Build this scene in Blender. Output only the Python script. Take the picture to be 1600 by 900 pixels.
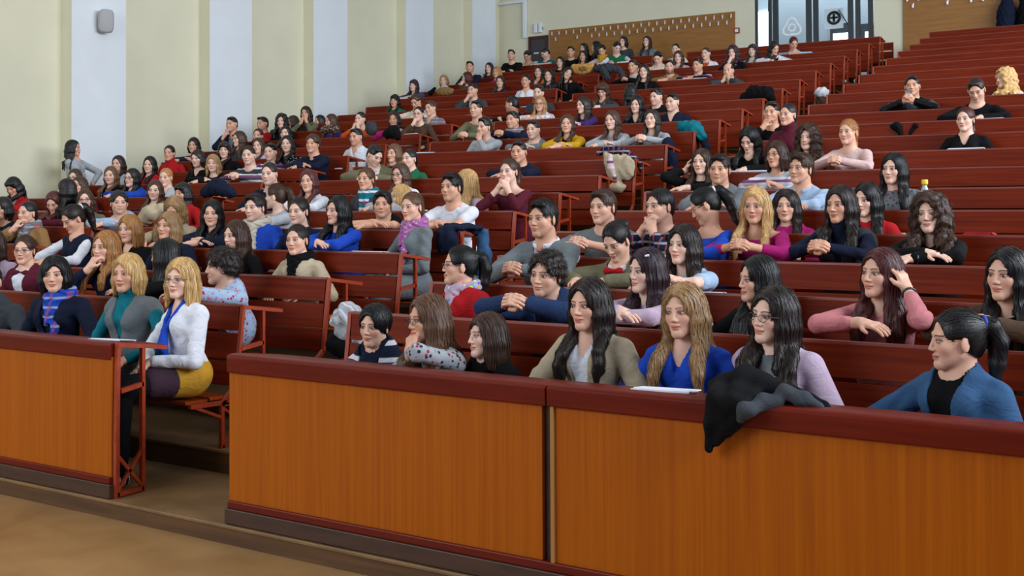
import bpy, bmesh, math, random, time
import numpy as np
from mathutils import Vector, Matrix
T_START = time.time()
for o in list(bpy.data.objects): bpy.data.objects.remove(o)
SC = bpy.context.scene
COL = SC.collection
# world frame: x runs along the rows, y climbs the hall, z is up; the camera stands at the origin
CAM_Z = 1.70
cam = bpy.data.cameras.new('camera'); camo = bpy.data.objects.new('camera', cam); COL.objects.link(camo); SC.camera = camo
cam.sensor_width = 36.0; cam.lens = 1734.56 * 36.0 / 1600.0; cam.shift_y = -0.09946; cam.clip_end = 200
def camera_matrix():
    th, ph, ro = math.radians(32.06889), math.radians(-0.97594), math.radians(0.28729)
    right = Vector((math.cos(th), math.sin(th), 0)); fwd0 = Vector((-math.sin(th), math.cos(th), 0)); up0 = Vector((0, 0, 1))
    fwd = fwd0 * math.cos(ph) - up0 * math.sin(ph); up = up0 * math.cos(ph) + fwd0 * math.sin(ph)
    r2 = right * math.cos(ro) - up * math.sin(ro); u2 = right * math.sin(ro) + up * math.cos(ro)
    M = Matrix.Identity(4)
    for i in range(3): M[i][0] = r2[i]; M[i][1] = u2[i]; M[i][2] = -fwd[i]
    M.translation = Vector((0, 0, CAM_Z)); return M
camo.matrix_world = camera_matrix()
cam.dof.use_dof = False

w = bpy.data.worlds.new('world'); SC.world = w; w.use_nodes = True
w.node_tree.nodes['Background'].inputs[0].default_value = (.62, .74, 1.0, 1); w.node_tree.nodes['Background'].inputs[1].default_value = .22
def area(name, loc, target, sx, sy, power, col):
    l = bpy.data.lights.new(name, 'AREA'); l.shape = 'RECTANGLE'; l.size = sx; l.size_y = sy; l.energy = power; l.color = col
    o = bpy.data.objects.new(name, l); COL.objects.link(o); o.location = loc
    o.rotation_euler = (Vector(target) - Vector(loc)).to_track_quat('-Z', 'Y').to_euler(); return o
# daylight from the tall windows at the front of the hall (behind and left of the camera) and of the right-hand wall
area('window_light_front', (-9.0, -5.0, 5.5), (-4.0, 8.0, 1.0), 9, 4.0, 850, (.90, .95, 1.0))
area('window_light_right', (8.5, 9.0, 6.5), (-9.0, 11.0, 3.0), 18, 4.5, 3200, (.86, .92, 1.0))
area('overhead_fill_light', (-5.0, 8.0, 9.0), (-5.0, 9.0, 0.0), 14, 12, 380, (1.0, .93, .82))  # soft warm fill added overhead, not a lamp of the hall
SC.view_settings.view_transform = 'Standard'; SC.view_settings.look = 'None'; SC.view_settings.exposure = 0.0; SC.view_settings.gamma = 1.0
SC.view_settings.use_curve_mapping = False
SC.cycles.max_bounces = 6; SC.cycles.diffuse_bounces = 3; SC.cycles.glossy_bounces = 3

# ---------------------------------------------------------------- materials
def lin(h):
    if isinstance(h, str):
        v = [int(h[i:i + 2], 16) / 255 for i in (0, 2, 4)]
        return tuple(((c / 12.92) if c <= .04045 else ((c + .055) / 1.055) ** 2.4) for c in v)
    return tuple(h)
MATS = {}
class N:
    """small expression helper over math nodes"""
    def __init__(s, nt, sock): s.nt = nt; s.s = sock
    def _m(s, op, *o, clamp=False):
        n = s.nt.nodes.new('ShaderNodeMath'); n.operation = op; n.use_clamp = clamp
        for i, v in enumerate((s,) + o):
            if isinstance(v, N): s.nt.links.new(v.s, n.inputs[i])
            else: n.inputs[i].default_value = v
        return N(s.nt, n.outputs[0])
    def __add__(s, o): return s._m('ADD', o)
    def __sub__(s, o): return s._m('SUBTRACT', o)
    def __mul__(s, o): return s._m('MULTIPLY', o)
    def abs(s): return s._m('ABSOLUTE')
    def sq(s): return s._m('MULTIPLY', s)
    def below(s, t, soft):   # 1 where s < t
        n = s.nt.nodes.new('ShaderNodeMapRange'); n.interpolation_type = 'SMOOTHSTEP'
        s.nt.links.new(s.s, n.inputs[0]); n.inputs[1].default_value = t - soft; n.inputs[2].default_value = t + soft; n.inputs[3].default_value = 1; n.inputs[4].default_value = 0
        return N(s.nt, n.outputs[0])
    def above(s, t, soft):
        return s.below(t, soft)._m('MULTIPLY', -1) + 1.0
def new_mat(name, rough=.6, spec=.5):
    m = bpy.data.materials.new(name); m.use_nodes = True; nt = m.node_tree; b = nt.nodes['Principled BSDF']
    b.inputs['Roughness'].default_value = rough; b.inputs['Specular IOR Level'].default_value = spec
    return m, nt, b
def mixc(nt, fac, a, b):
    n = nt.nodes.new('ShaderNodeMix'); n.data_type = 'RGBA'
    for sock, v in ((n.inputs[0], fac), (n.inputs[6], a), (n.inputs[7], b)):
        if isinstance(v, N): nt.links.new(v.s, sock)
        elif hasattr(v, 'is_output'): nt.links.new(v, sock)
        elif isinstance(v, (int, float)): sock.default_value = v
        else: sock.default_value = tuple(v) + (1,) if len(v) == 3 else v
    return n.outputs[2]
def coords(nt, kind='Object', scale=(1, 1, 1), attr=None):
    if attr: t = nt.nodes.new('ShaderNodeAttribute'); t.attribute_name = attr; out = t.outputs['Vector']
    else: t = nt.nodes.new('ShaderNodeTexCoord'); out = t.outputs[kind]
    mp = nt.nodes.new('ShaderNodeMapping'); mp.inputs['Scale'].default_value = scale; nt.links.new(out, mp.inputs[0]); return mp.outputs[0]
def noise(nt, vec, scale, detail=3, rough=.55, dist=0):
    n = nt.nodes.new('ShaderNodeTexNoise'); nt.links.new(vec, n.inputs['Vector']); n.inputs['Scale'].default_value = scale; n.inputs['Detail'].default_value = detail
    n.inputs['Roughness'].default_value = rough; n.inputs['Distortion'].default_value = dist; return n
def ramp(nt, fac, stops):
    r = nt.nodes.new('ShaderNodeValToRGB'); nt.links.new(fac, r.inputs[0]); e = r.color_ramp.elements
    while len(e) < len(stops): e.new(.5)
    for i, (p, c) in enumerate(stops): e[i].position = p; e[i].color = tuple(c) + (1,)
    return r.outputs[0]
def bump(nt, b, h, strength, dist):
    n = nt.nodes.new('ShaderNodeBump'); n.inputs['Strength'].default_value = strength; n.inputs['Distance'].default_value = dist
    nt.links.new(h, n.inputs['Height']); nt.links.new(n.outputs[0], b.inputs['Normal'])
def plain_mat(name, col, rough=.5, metal=0.0, emit=0.0):
    if name in MATS: return MATS[name]
    m, nt, b = new_mat(name, rough); c = lin(col)
    v = noise(nt, coords(nt), 1.3, 3)
    nt.links.new(ramp(nt, v.outputs[0], [(.3, [x * .96 for x in c]), (.7, [min(1, x * 1.03) for x in c])]), b.inputs['Base Color'])
    b.inputs['Metallic'].default_value = metal
    if emit: b.inputs['Emission Color'].default_value = c + (1,); b.inputs['Emission Strength'].default_value = emit
    MATS[name] = m; return m
def wood_mat(name, dark, light, rough=.35, grain=(1, 30, 30), bumpy=.05, spec=.5):
    if name in MATS: return MATS[name]
    m, nt, b = new_mat(name, rough, spec)
    n1 = noise(nt, coords(nt, 'Object', grain), 1.6, 5, .6, .4); n2 = noise(nt, coords(nt), .9, 2)
    c = ramp(nt, n1.outputs[0], [(.32, lin(dark)), (.68, lin(light))])
    c2 = mixc(nt, N(nt, n2.outputs[0]) * .22, c, lin(dark))
    nt.links.new(c2, b.inputs['Base Color']); bump(nt, b, n1.outputs[0], bumpy, .002)
    n3 = noise(nt, coords(nt), 3.0, 3); rr = nt.nodes.new('ShaderNodeMapRange'); nt.links.new(n3.outputs[0], rr.inputs[0]); rr.inputs[3].default_value = rough - .08; rr.inputs[4].default_value = rough + .10; nt.links.new(rr.outputs[0], b.inputs['Roughness'])
    MATS[name] = m; return m
def hair_mat(key):
    nm = 'hair_' + key
    if nm in MATS: return MATS[nm]
    m, nt, b = new_mat(nm, .46, .45); c = lin(HAIRCOL[key])
    n1 = noise(nt, coords(nt, scale=(150, 150, 8), attr='hp'), 1.0, 3, .6, .5)
    nt.links.new(ramp(nt, n1.outputs[0], [(.30, [x * .45 for x in c]), (.52, c), (.75, [min(1, x * 1.7 + .004) for x in c])]), b.inputs['Base Color'])
    bump(nt, b, n1.outputs[0], .5, .003)
    MATS[nm] = m; return m
TONES = ['e0b299', 'd8a68a', 'e6bfaa', 'c99676']
def skin_mat(spec, male):
    tone = spec['tone']; beard = 2 if 'bd' in spec['ex'] else (1 if male and spec['hair'] in 'kd' else 0); hk = spec['hair'] if spec['hair'] in 'kdbm' else ('b' if spec['hair'] in 'rvo' else 'g')
    gaze = spec['gaze']
    nm = 'skin_%d_%d_%s_%d_%d' % (tone, beard, hk, int(male), gaze)
    if nm in MATS: return MATS[nm]
    m, nt, b = new_mat(nm, .48, .4); c = lin(TONES[tone]); hc = [x * .55 for x in lin(HAIRCOL[hk])]
    at = nt.nodes.new('ShaderNodeAttribute'); at.attribute_name = 'hp'; sp = nt.nodes.new('ShaderNodeSeparateXYZ'); nt.links.new(at.outputs['Vector'], sp.inputs[0])
    X, Y, Z = [N(nt, sp.outputs[i]) for i in range(3)]
    front = Y.below(-.045, .004); ax = X.abs(); ex = ax - .031
    n1 = noise(nt, coords(nt, attr='hp'), 22, 3)
    col = mixc(nt, N(nt, n1.outputs[0]) * .35, c, (c[0] * .92, c[1] * .74, c[2] * .66))
    cheek = ((ax - .040).sq() + (Z + .030).sq()).below(.00030, .00030) * front
    col = mixc(nt, cheek * .38, col, (c[0] * .95, c[1] * .55, c[2] * .52))
    # shade of eye sockets and nostril openings painted into the skin colour
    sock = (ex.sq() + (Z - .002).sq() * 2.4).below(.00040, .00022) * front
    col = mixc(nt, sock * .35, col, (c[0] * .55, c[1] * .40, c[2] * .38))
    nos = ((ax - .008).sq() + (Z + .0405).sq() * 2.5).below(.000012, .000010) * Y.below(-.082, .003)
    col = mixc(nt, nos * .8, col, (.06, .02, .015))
    if beard:
        bd = ((Z + .050) - Y * .35).below(.020, .014) * Z.above(-.125, .02)
        col = mixc(nt, bd * (.62 if beard == 2 else .20), col, hc)
    curve = ax.sq() * (6.0 if not male else 3.0)
    zl = Z + .0625 - curve
    lip = (ax.sq() * (1 / .0235 ** 2) + zl.sq() * (1 / .0100 ** 2)).below(1.0, .25) * front
    lc = (c[0] * .78, c[1] * .36, c[2] * .36) if not male else (c[0] * .80, c[1] * .52, c[2] * .50)
    col = mixc(nt, lip * .85, col, lc)
    line = zl.abs().below(.0011, .0007) * ax.below(.023, .003) * front
    col = mixc(nt, line * .85, col, (.07, .02, .02))
    brow = (Z - .0235 + ex.sq() * 9.0 - ex * .06).abs().below(.0030, .0014) * (ex + .001).abs().below(.0205, .003) * front
    col = mixc(nt, brow * .85, col, hc)
    lash = (ex.sq() * (1 / .0170 ** 2) + (Z - .0022).sq() * (1 / .0078 ** 2)).below(1.0, .18) * front
    col = mixc(nt, lash * .85, col, (.03, .018, .014))
    eye = (ex.sq() * (1 / .0140 ** 2) + Z.sq() * (1 / .0046 ** 2)).below(1.0, .14) * front
    col = mixc(nt, eye, col, (.40, .37, .36))
    sgn = X._m('SIGN'); ir = ((X - sgn * .031 - gaze * .0022).sq() + (Z - .0006).sq()).below(.0000450, .000012) * eye
    col = mixc(nt, ir, col, (.030, .016, .010))
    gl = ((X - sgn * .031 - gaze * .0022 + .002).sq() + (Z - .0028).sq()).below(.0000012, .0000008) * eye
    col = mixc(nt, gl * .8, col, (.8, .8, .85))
    nt.links.new(col, b.inputs['Base Color'])
    rr = (eye * -.30) + .50; nt.links.new(rr.s, b.inputs['Roughness'])
    b.inputs['Subsurface Weight'].default_value = .0
    MATS[nm] = m; return m
def cloth_mat(col, pat='pl'):
    nm = 'cloth_%s_%s' % (col, pat)
    if nm in MATS: return MATS[nm]
    m, nt, b = new_mat(nm, .85, .15); c = lin(CLOTH.get(col, 'b98a2c' if col == 'mustard' else '808080'))
    n1 = noise(nt, coords(nt), 14, 4); base = ramp(nt, n1.outputs[0], [(.3, [x * .88 for x in c]), (.7, [min(1, x * 1.08) for x in c])])
    sp = nt.nodes.new('ShaderNodeSeparateXYZ'); nt.links.new(coords(nt), sp.inputs[0]); X, Y, Z = [N(nt, sp.outputs[i]) for i in range(3)]
    def bands(v, period, duty): return (v._m('DIVIDE', period))._m('FRACT').below(duty, .04)
    light = (.62, .62, .66)
    if pat == 'st': base = mixc(nt, bands(Z + 5.0, .085, .28), base, light); base = mixc(nt, bands(Z + 5.03, .17, .16), base, (.18, .05, .14))
    elif pat == 'st2': base = mixc(nt, bands(Y + 5.0, .03, .3), base, light)
    elif pat == 'pd': base = mixc(nt, bands(Z + 5.0, .06, .25) * .6, base, (.45, .47, .55)); base = mixc(nt, bands(X + 5.0, .06, .22) * .6, base, (.40, .08, .10))
    elif pat in ('fl', 'fm'):
        v = nt.nodes.new('ShaderNodeTexVoronoi'); nt.links.new(coords(nt), v.inputs['Vector']); v.inputs['Scale'].default_value = 38
        d = N(nt, v.outputs['Distance']).below(.34, .06)
        if pat == 'fm': base = mixc(nt, d, base, v.outputs['Color'])
        elif col in ('lgrey', 'lblue', 'white', 'grey'): 
            q = nt.nodes.new('ShaderNodeSeparateColor'); nt.links.new(v.outputs['Color'], q.inputs[0])
            base = mixc(nt, d, base, (.025, .03, .06) if col == 'lgrey' else ((.45, .18, .28) if col == 'lblue' else (.05, .05, .06))); base = mixc(nt, d * N(nt, q.outputs[0]).above(.75, .02), base, (.35, .03, .05))
        else: base = mixc(nt, d * .8, base, (.45, .42, .40))
    elif pat == 'sk':
        base = mixc(nt, Y.below(-.15, .004), base, (.045, .022, .035))
    if col == 'navy' and pat == 'kn': pass
    nt.links.new(base, b.inputs['Base Color'])
    wv = noise(nt, coords(nt, scale=(1, 1, 1.6)), 9.0, 4, .55, 1.2)
    if pat == 'kn':
        n2 = noise(nt, coords(nt, scale=(1, 1, 1)), 140, 2); mx = nt.nodes.new('ShaderNodeMath'); mx.operation = 'ADD'; nt.links.new(wv.outputs[0], mx.inputs[0]); nt.links.new(n2.outputs[0], mx.inputs[1]); bump(nt, b, mx.outputs[0], .7, .008)
    else: bump(nt, b, wv.outputs[0], .55, .022)
    if col == 'black' and pat == 'le': b.inputs['Roughness'].default_value = .3
    if pat == 'mt': b.inputs['Metallic'].default_value = .9; b.inputs['Roughness'].default_value = .3
    b.inputs['Sheen Weight'].default_value = .0
    MATS[nm] = m; return m
# ---------------------------------------------------------------- mesh helpers
def link_bm(name, bm, mat, parent=None, bevel=0, smooth=False):
    me = bpy.data.meshes.new(name); bm.to_mesh(me); bm.free()
    if smooth: me.polygons.foreach_set('use_smooth', [True] * len(me.polygons))
    me.materials.append(mat); o = bpy.data.objects.new(name, me); COL.objects.link(o)
    if parent: o.parent = parent
    if bevel:
        md = o.modifiers.new('bevel', 'BEVEL'); md.width = bevel; md.segments = 2; md.limit_method = 'ANGLE'
    return o
def bm_box(bm, lo, hi):
    v = [bm.verts.new((x, y, z)) for x in (lo[0], hi[0]) for y in (lo[1], hi[1]) for z in (lo[2], hi[2])]
    for f in ((0, 1, 3, 2), (4, 6, 7, 5), (0, 4, 5, 1), (2, 3, 7, 6), (0, 2, 6, 4), (1, 5, 7, 3)): bm.faces.new([v[i] for i in f])
def bm_prism(bm, x0, x1, prof):
    """profile of (y, z) points, extruded along x"""
    a = [bm.verts.new((x0, y, z)) for y, z in prof]; b = [bm.verts.new((x1, y, z)) for y, z in prof]; n = len(prof)
    bm.faces.new(a); bm.faces.new(b[::-1])
    for i in range(n): bm.faces.new((a[(i + 1) % n], a[i], b[i], b[(i + 1) % n]))
def bm_bar(bm, p, q, wx, wt):
    """flat bar between p and q; wx is its width along x, wt its thickness across"""
    p = Vector(p); q = Vector(q); d = (q - p).normalized(); x = Vector((1, 0, 0)); t = d.cross(x)
    if t.length < .01: x = Vector((0, 1, 0)); t = d.cross(x)
    t.normalize(); x = t.cross(d).normalized()
    vs = []
    for e in (p, q):
        for a, b in ((-1, -1), (1, -1), (1, 1), (-1, 1)): vs.append(bm.verts.new(e + x * a * wx / 2 + t * b * wt / 2))
    for f in ((3, 2, 1, 0), (4, 5, 6, 7), (0, 1, 5, 4), (1, 2, 6, 5), (2, 3, 7, 6), (3, 0, 4, 7)): bm.faces.new([vs[i] for i in f])
def box_obj(name, lo, hi, mat, parent=None, bevel=0):
    bm = bmesh.new(); bm_box(bm, lo, hi); bmesh.ops.recalc_face_normals(bm, faces=bm.faces); return link_bm(name, bm, mat, parent, bevel)
def empty(name, loc, label=None, cat=None, group=None):
    o = bpy.data.objects.new(name, None); COL.objects.link(o); o.location = loc; o.empty_display_size = .1
    if label: o['label'] = label
    if cat: o['category'] = cat
    if group: o['group'] = group
    return o
def tag(o, label, cat, group=None):
    o['label'] = label; o['category'] = cat
    if group: o['group'] = group
    return o
def struct(o): o['kind'] = 'structure'; return o
# ---------------------------------------------------------------- implicit surfaces
F32 = np.float32

def cone(a, b, r1, r2, k=0.0):
    """tapered capsule"""
    a = np.asarray(a, F32); b = np.asarray(b, F32); ab = b - a; L = float(ab @ ab) + 1e-9
    def f(P):
        q = P - a
        t = np.clip((q @ ab) / L, 0, 1)
        q = q - t[:, None] * ab
        return np.sqrt(np.einsum('ij,ij->i', q, q)) - (r1 + (r2 - r1) * t)
    c = (a + b) / 2; R = math.sqrt(L) / 2 + max(r1, r2)
    return (f, k, c, R)

def ell(c, r, k=0.0, M=None):
    """ellipsoid, optionally turned by the matrix M (columns = its own axes)"""
    c = np.asarray(c, F32); r = np.asarray(r, F32)
    M = None if M is None else np.asarray(M, F32)
    def f(P):
        q = P - c
        if M is not None: q = q @ M
        u = q / r; k0 = np.sqrt(np.einsum('ij,ij->i', u, u)) + 1e-6
        u = u / r; k1 = np.sqrt(np.einsum('ij,ij->i', u, u)) + 1e-6
        return k0 * (k0 - 1) / k1
    return (f, k, c, float(max(r)))

def smin(a, b, k):
    if k <= 0: return np.minimum(a, b)
    h = np.clip(0.5 + 0.5 * (b - a) / k, 0, 1)
    return b + (a - b) * h - k * h * (1 - h)

def union(prims):
    def f(P):
        d = None
        for (g, k, c, R) in prims:
            e = g(P)
            d = e if d is None else smin(d, e, k)
        return d
    return f

def polygonise(f, prims, ax, pad=0.02, hint=None, newton=True):
    """surface nets on a rectilinear grid; only blocks near the surface are sampled"""
    X, Y, Z = ax
    nx, ny, nz = len(X), len(Y), len(Z)
    B = 5
    def blocks(A):
        n = len(A); s = list(range(0, n - 1, B)); 
        c = np.array([(A[i] + A[min(i + B, n - 1)]) / 2 for i in s], F32); h = np.array([(A[min(i + B, n - 1)] - A[i]) / 2 for i in s], F32)
        return s, c, h
    sx, cx, hx = blocks(X); sy, cy, hy = blocks(Y); sz, cz, hz = blocks(Z)
    gx, gy, gz = np.meshgrid(cx, cy, cz, indexing='ij')
    hd = np.sqrt(hx[:, None, None] ** 2 + hy[None, :, None] ** 2 + hz[None, None, :] ** 2)
    C = np.stack([gx.ravel(), gy.ravel(), gz.ravel()], 1).astype(F32)
    dc = f(C).reshape(gx.shape)
    V = np.empty((nx, ny, nz), F32)
    ix = np.minimum(np.arange(nx) // B, len(sx) - 1); iy = np.minimum(np.arange(ny) // B, len(sy) - 1); iz = np.minimum(np.arange(nz) // B, len(sz) - 1)
    V[:] = dc[ix[:, None, None], iy[None, :, None], iz[None, None, :]]
    act = np.abs(dc) < hd * 1.15 + pad
    a2 = act.copy()
    m = np.zeros((nx, ny, nz), bool)
    bi = np.argwhere(a2)
    for (i, j, k) in bi:
        m[sx[i]:sx[i] + B + 1, sy[j]:sy[j] + B + 1, sz[k]:sz[k] + B + 1] = True
    idx = np.nonzero(m)
    P = np.stack([X[idx[0]], Y[idx[1]], Z[idx[2]]], 1).astype(F32)
    if len(P) == 0: return np.zeros((0, 3), F32), np.zeros((0, 4), np.int32)
    V[idx] = np.concatenate([f(P[s:s + 60000]) for s in range(0, len(P), 60000)])
    V[0] = np.maximum(V[0], 1e-3); V[-1] = np.maximum(V[-1], 1e-3)
    V[:, 0] = np.maximum(V[:, 0], 1e-3); V[:, -1] = np.maximum(V[:, -1], 1e-3)
    V[:, :, 0] = np.maximum(V[:, :, 0], 1e-3); V[:, :, -1] = np.maximum(V[:, :, -1], 1e-3)
    S = V < 0
    cnt = np.zeros((nx - 1, ny - 1, nz - 1), np.int8)
    for a in (0, 1):
        for b in (0, 1):
            for c in (0, 1):
                cnt += S[a:nx - 1 + a, b:ny - 1 + b, c:nz - 1 + c]
    cells = np.argwhere((cnt > 0) & (cnt < 8))
    if len(cells) == 0: return np.zeros((0, 3), F32), np.zeros((0, 4), np.int32)
    cid = np.full((nx - 1, ny - 1, nz - 1), -1, np.int32)
    cid[cells[:, 0], cells[:, 1], cells[:, 2]] = np.arange(len(cells))
    acc = np.zeros((len(cells), 3), F32); num = np.zeros(len(cells), F32)
    cor = [(a, b, c) for a in (0, 1) for b in (0, 1) for c in (0, 1)]
    ci, cj, ck = cells.T
    vals = {q: V[ci + q[0], cj + q[1], ck + q[2]] for q in cor}
    for q in cor:
        for axis in range(3):
            if q[axis] == 1: continue
            w = list(q); w[axis] = 1; w = tuple(w)
            v0, v1 = vals[q], vals[w]
            hit = (v0 < 0) != (v1 < 0)
            t = np.where(hit, v0 / np.where(hit, v0 - v1, 1), 0)
            p0 = [X[ci + q[0]], Y[cj + q[1]], Z[ck + q[2]]]
            p1 = [X[ci + w[0]], Y[cj + w[1]], Z[ck + w[2]]]
            for d in range(3):
                acc[:, d] += np.where(hit, p0[d] + (p1[d] - p0[d]) * t, 0)
            num += hit
    Vt = acc / num[:, None]
    quads = []
    for axis in range(3):
        sl0 = [slice(1, -1)] * 3; sl1 = [slice(1, -1)] * 3
        sl0[axis] = slice(0, -1); sl1[axis] = slice(1, None)
        s0 = S[tuple(sl0)]; s1 = S[tuple(sl1)]
        e = np.argwhere(s0 != s1)
        if len(e) == 0: continue
        ins = s0[tuple(e.T)]
        off = [1, 1, 1]; off[axis] = 0
        g = e + np.array(off)
        u, v = (axis + 1) % 3, (axis + 2) % 3
        def cc(du, dv):
            h = g.copy(); h[:, u] -= du; h[:, v] -= dv
            return cid[h[:, 0], h[:, 1], h[:, 2]]
        q = np.stack([cc(1, 1), cc(0, 1), cc(0, 0), cc(1, 0)], 1)
        q[~ins] = q[~ins][:, ::-1]
        quads.append(q[(q >= 0).all(1)])
    Q = np.concatenate(quads)
    if newton:
        h = 0.0015
        d0 = np.concatenate([f(Vt[s:s + 60000]) for s in range(0, len(Vt), 60000)])
        G = np.zeros_like(Vt)
        for d in range(3):
            e = np.zeros(3, F32); e[d] = h
            G[:, d] = (np.concatenate([f(Vt[s:s + 60000] + e) for s in range(0, len(Vt), 60000)]) - d0) / h
        g2 = np.einsum('ij,ij->i', G, G) + 1e-3
        st = np.clip(d0 / g2, -.004, .004)
        Vt = Vt - G * st[:, None]
    return Vt.astype(F32), Q.astype(np.int32)

def axis_grid(lo, hi, fine, step_f, step_c):
    """coordinates from lo to hi, fine steps inside the given intervals"""
    out = [lo]; x = lo
    while x < hi:
        inside = any(a - step_c <= x <= b for a, b in fine)
        x += step_f if inside else step_c
        out.append(x)
    return np.array(out, F32)

def mesh_from(name, Vt, Q, hp=None, smooth=True):
    me = bpy.data.meshes.new(name)
    n, m = len(Vt), len(Q)
    me.vertices.add(n); me.vertices.foreach_set('co', Vt.astype(F32).ravel())
    me.loops.add(4 * m); me.loops.foreach_set('vertex_index', Q.ravel())
    me.polygons.add(m)
    me.polygons.foreach_set('loop_start', np.arange(0, 4 * m, 4, dtype=np.int32))
    me.polygons.foreach_set('loop_total', np.full(m, 4, np.int32))
    me.polygons.foreach_set('use_smooth', np.full(m, smooth, bool))
    me.update(calc_edges=True)
    if hp is not None:
        at = me.attributes.new('hp', 'FLOAT_VECTOR', 'POINT')
        at.data.foreach_set('vector', hp.astype(F32).ravel())
    return me
# ---------------------------------------------------------------- people
def rotz(a): c, s = math.cos(a), math.sin(a); return np.array([[c, -s, 0], [s, c, 0], [0, 0, 1]], F32)
def rotx(a): c, s = math.cos(a), math.sin(a); return np.array([[1, 0, 0], [0, c, -s], [0, s, c]], F32)
def roty(a): c, s = math.cos(a), math.sin(a); return np.array([[c, 0, s], [0, 1, 0], [-s, 0, c]], F32)
def unit(v): v = np.asarray(v, float); return v / (np.linalg.norm(v) + 1e-9)

def head_parts(male, rnd, child=False):
    j = rnd.uniform
    w = 1.0 + j(-.04, .04) + (.03 if male else 0)
    jaw = (.050 if male else .043) * w
    nl = j(-.003, .004)
    p = [ell((0, .016, .030), (.074 * w, .092, .086), 0),
         ell((0, -.022, -.030), (.059 * w, .060, .080), .03),
         cone((jaw, -.002, -.052), (.010, -.060, -.094), .016, .015, .028),
         cone((-jaw, -.002, -.052), (-.010, -.060, -.094), .016, .015, .028),
         ell((0, -.068, -.094), (.017, .014, .014), .02),
         ell((.036 * w, -.050, -.026), (.022, .020, .022), .022),
         ell((-.036 * w, -.050, -.026), (.022, .020, .022), .022),
         cone((-.034, -.070, .022), (.034, -.070, .022), .010 if not male else .012, .010 if not male else .012, .014),
         cone((0, -.080, .008), (0, -.0945 - nl, -.030), .0065, .0098, .009),
         ell((.0105, -.0855, -.034), (.008, .010, .0075), .006),
         ell((-.0105, -.0855, -.034), (.008, .010, .0075), .006),
         ell((0, -.080, -.057), (.022, .011, .0065), .007),
         ell((0, -.079, -.068), (.018, .011, .0070), .007)]
    sock = [ell((.031, -.092, .001), (.0165, .018, .0105)), ell((-.031, -.092, .001), (.0165, .018, .0105))]
    eyes = [ell((.031, -.0700, .0), (.0125, .0130, .0115)), ell((-.031, -.0700, .0), (.0125, .0130, .0115))]
    ears = [ell((.076 * w, .014, -.012), (.007, .018, .030), .008, rotz(.35)), ell((-.076 * w, .014, -.012), (.007, .018, .030), .008, rotz(-.35))]
    base = union(p)
    def f(P):
        d = base(P)
        for (g, k, c, R) in sock:
            e = g(P); h = np.clip(0.5 - 0.5 * (d + e) / .010, 0, 1)
            d = d + (-e - d) * h + .010 * h * (1 - h)
        for (g, k, c, R) in eyes: d = smin(d, g(P), .002)
        for (g, k, c, R) in ears: d = smin(d, g(P), k)
        return d
    return f

def hand_prims(w, d, n, side, curl, spread=.0, sc=1.0, thumb=1.0):
    """w wrist, d towards the fingers, n out of the back of the hand, side vector towards the thumb"""
    w = np.asarray(w, float); d = unit(d); n = unit(n - d * (n @ d)); s = np.cross(d, n) * side
    P = []
    offs = (.031, .011, -.010, -.029)
    ln = ((.040, .025, .020), (.044, .028, .021), (.041, .026, .020), (.032, .020, .018))
    P.append(cone(w - d * .02, w + d * .03, .024 * sc, .026 * sc, .02))
    for o, L in zip(offs, ln):
        k0 = w + d * .085 * sc + s * o * sc
        P.append(cone(w + d * .018 + s * o * .55 * sc, k0, .015 * sc, .0115 * sc, .012))
        dd = unit(d + s * spread * o * 12); a = curl * .9; p = k0; r = .0095 * sc
        for i, l in enumerate(L):
            a_i = a * (1.0 + .15 * i)
            dd2 = unit(dd * math.cos(a_i) - n * math.sin(a_i)); n2 = None
            q = p + dd2 * l * sc
            P.append(cone(p, q, r, r * .9, .003)); r *= .9
            nn = unit(n * math.cos(a_i) + dd * math.sin(a_i)); p, dd, n = q, dd2, nn
        n = unit(np.cross(s, d)) * side if False else n0(d, s, side)
    t0 = w + d * .022 + s * .022 * sc
    td = unit(d * .75 + s * .75 - n * (.25 + .5 * curl)); t1 = t0 + td * .042 * sc
    td2 = unit(d * 1.0 + s * (.35 - .5 * curl) - n * (.3 + .4 * curl)); t2 = t1 + td2 * .030 * sc
    P.append(cone(t0, t1, .016 * sc, .0115 * sc, .012)); P.append(cone(t1, t2, .0112 * sc, .0088 * sc, .003))
    return P

def n0(d, s, side):
    # back-of-hand vector recovered from finger and thumb directions: s = (d x n) * side
    return unit(np.cross(s * side, d))

def two_bone(a, t, l1, l2, pole):
    a = np.asarray(a, float); t = np.asarray(t, float); v = t - a; D = np.linalg.norm(v)
    if D > (l1 + l2) * .995:
        k = D / ((l1 + l2) * .995); l1 *= k; l2 *= k
    x = (l1 * l1 - l2 * l2 + D * D) / (2 * D); h = math.sqrt(max(l1 * l1 - x * x, 0)); v = v / D
    p = np.asarray(pole, float); p = unit(p - v * (p @ v))
    return a + v * x + p * h

HAIRCOL = dict(k='0f0d0f', d='231712', b='432b1d', m='64452f', g='a27e54', y='dcb072', o='b07a42', r='4f1d1c', v='2f1a26')
CLOTH = dict(navy='151c31', black='0b0b0e', white='d9dce4', grey='6d7478', lgrey='a4aab0', dgrey='3c4046', teal='0f6f7c', blue='1f48b4',
             lblue='9db4cf', red='a81a20', burg='551a2a', pink='c97f84', lpink='cdb0ac', mag='a3206a', beige='b0a288', brown='4d3a2c', tan='8c6a42',
             olive='6a6850', green='1f6444', yellow='c89a1a', cream='cfc9ba', purple='3f2a66', orchid='a45f9c', lime='9ab81e', sand='c9994f', parka='25375a', denim='35567a', orange='c4501f', lilac='b9a4b8')

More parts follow.
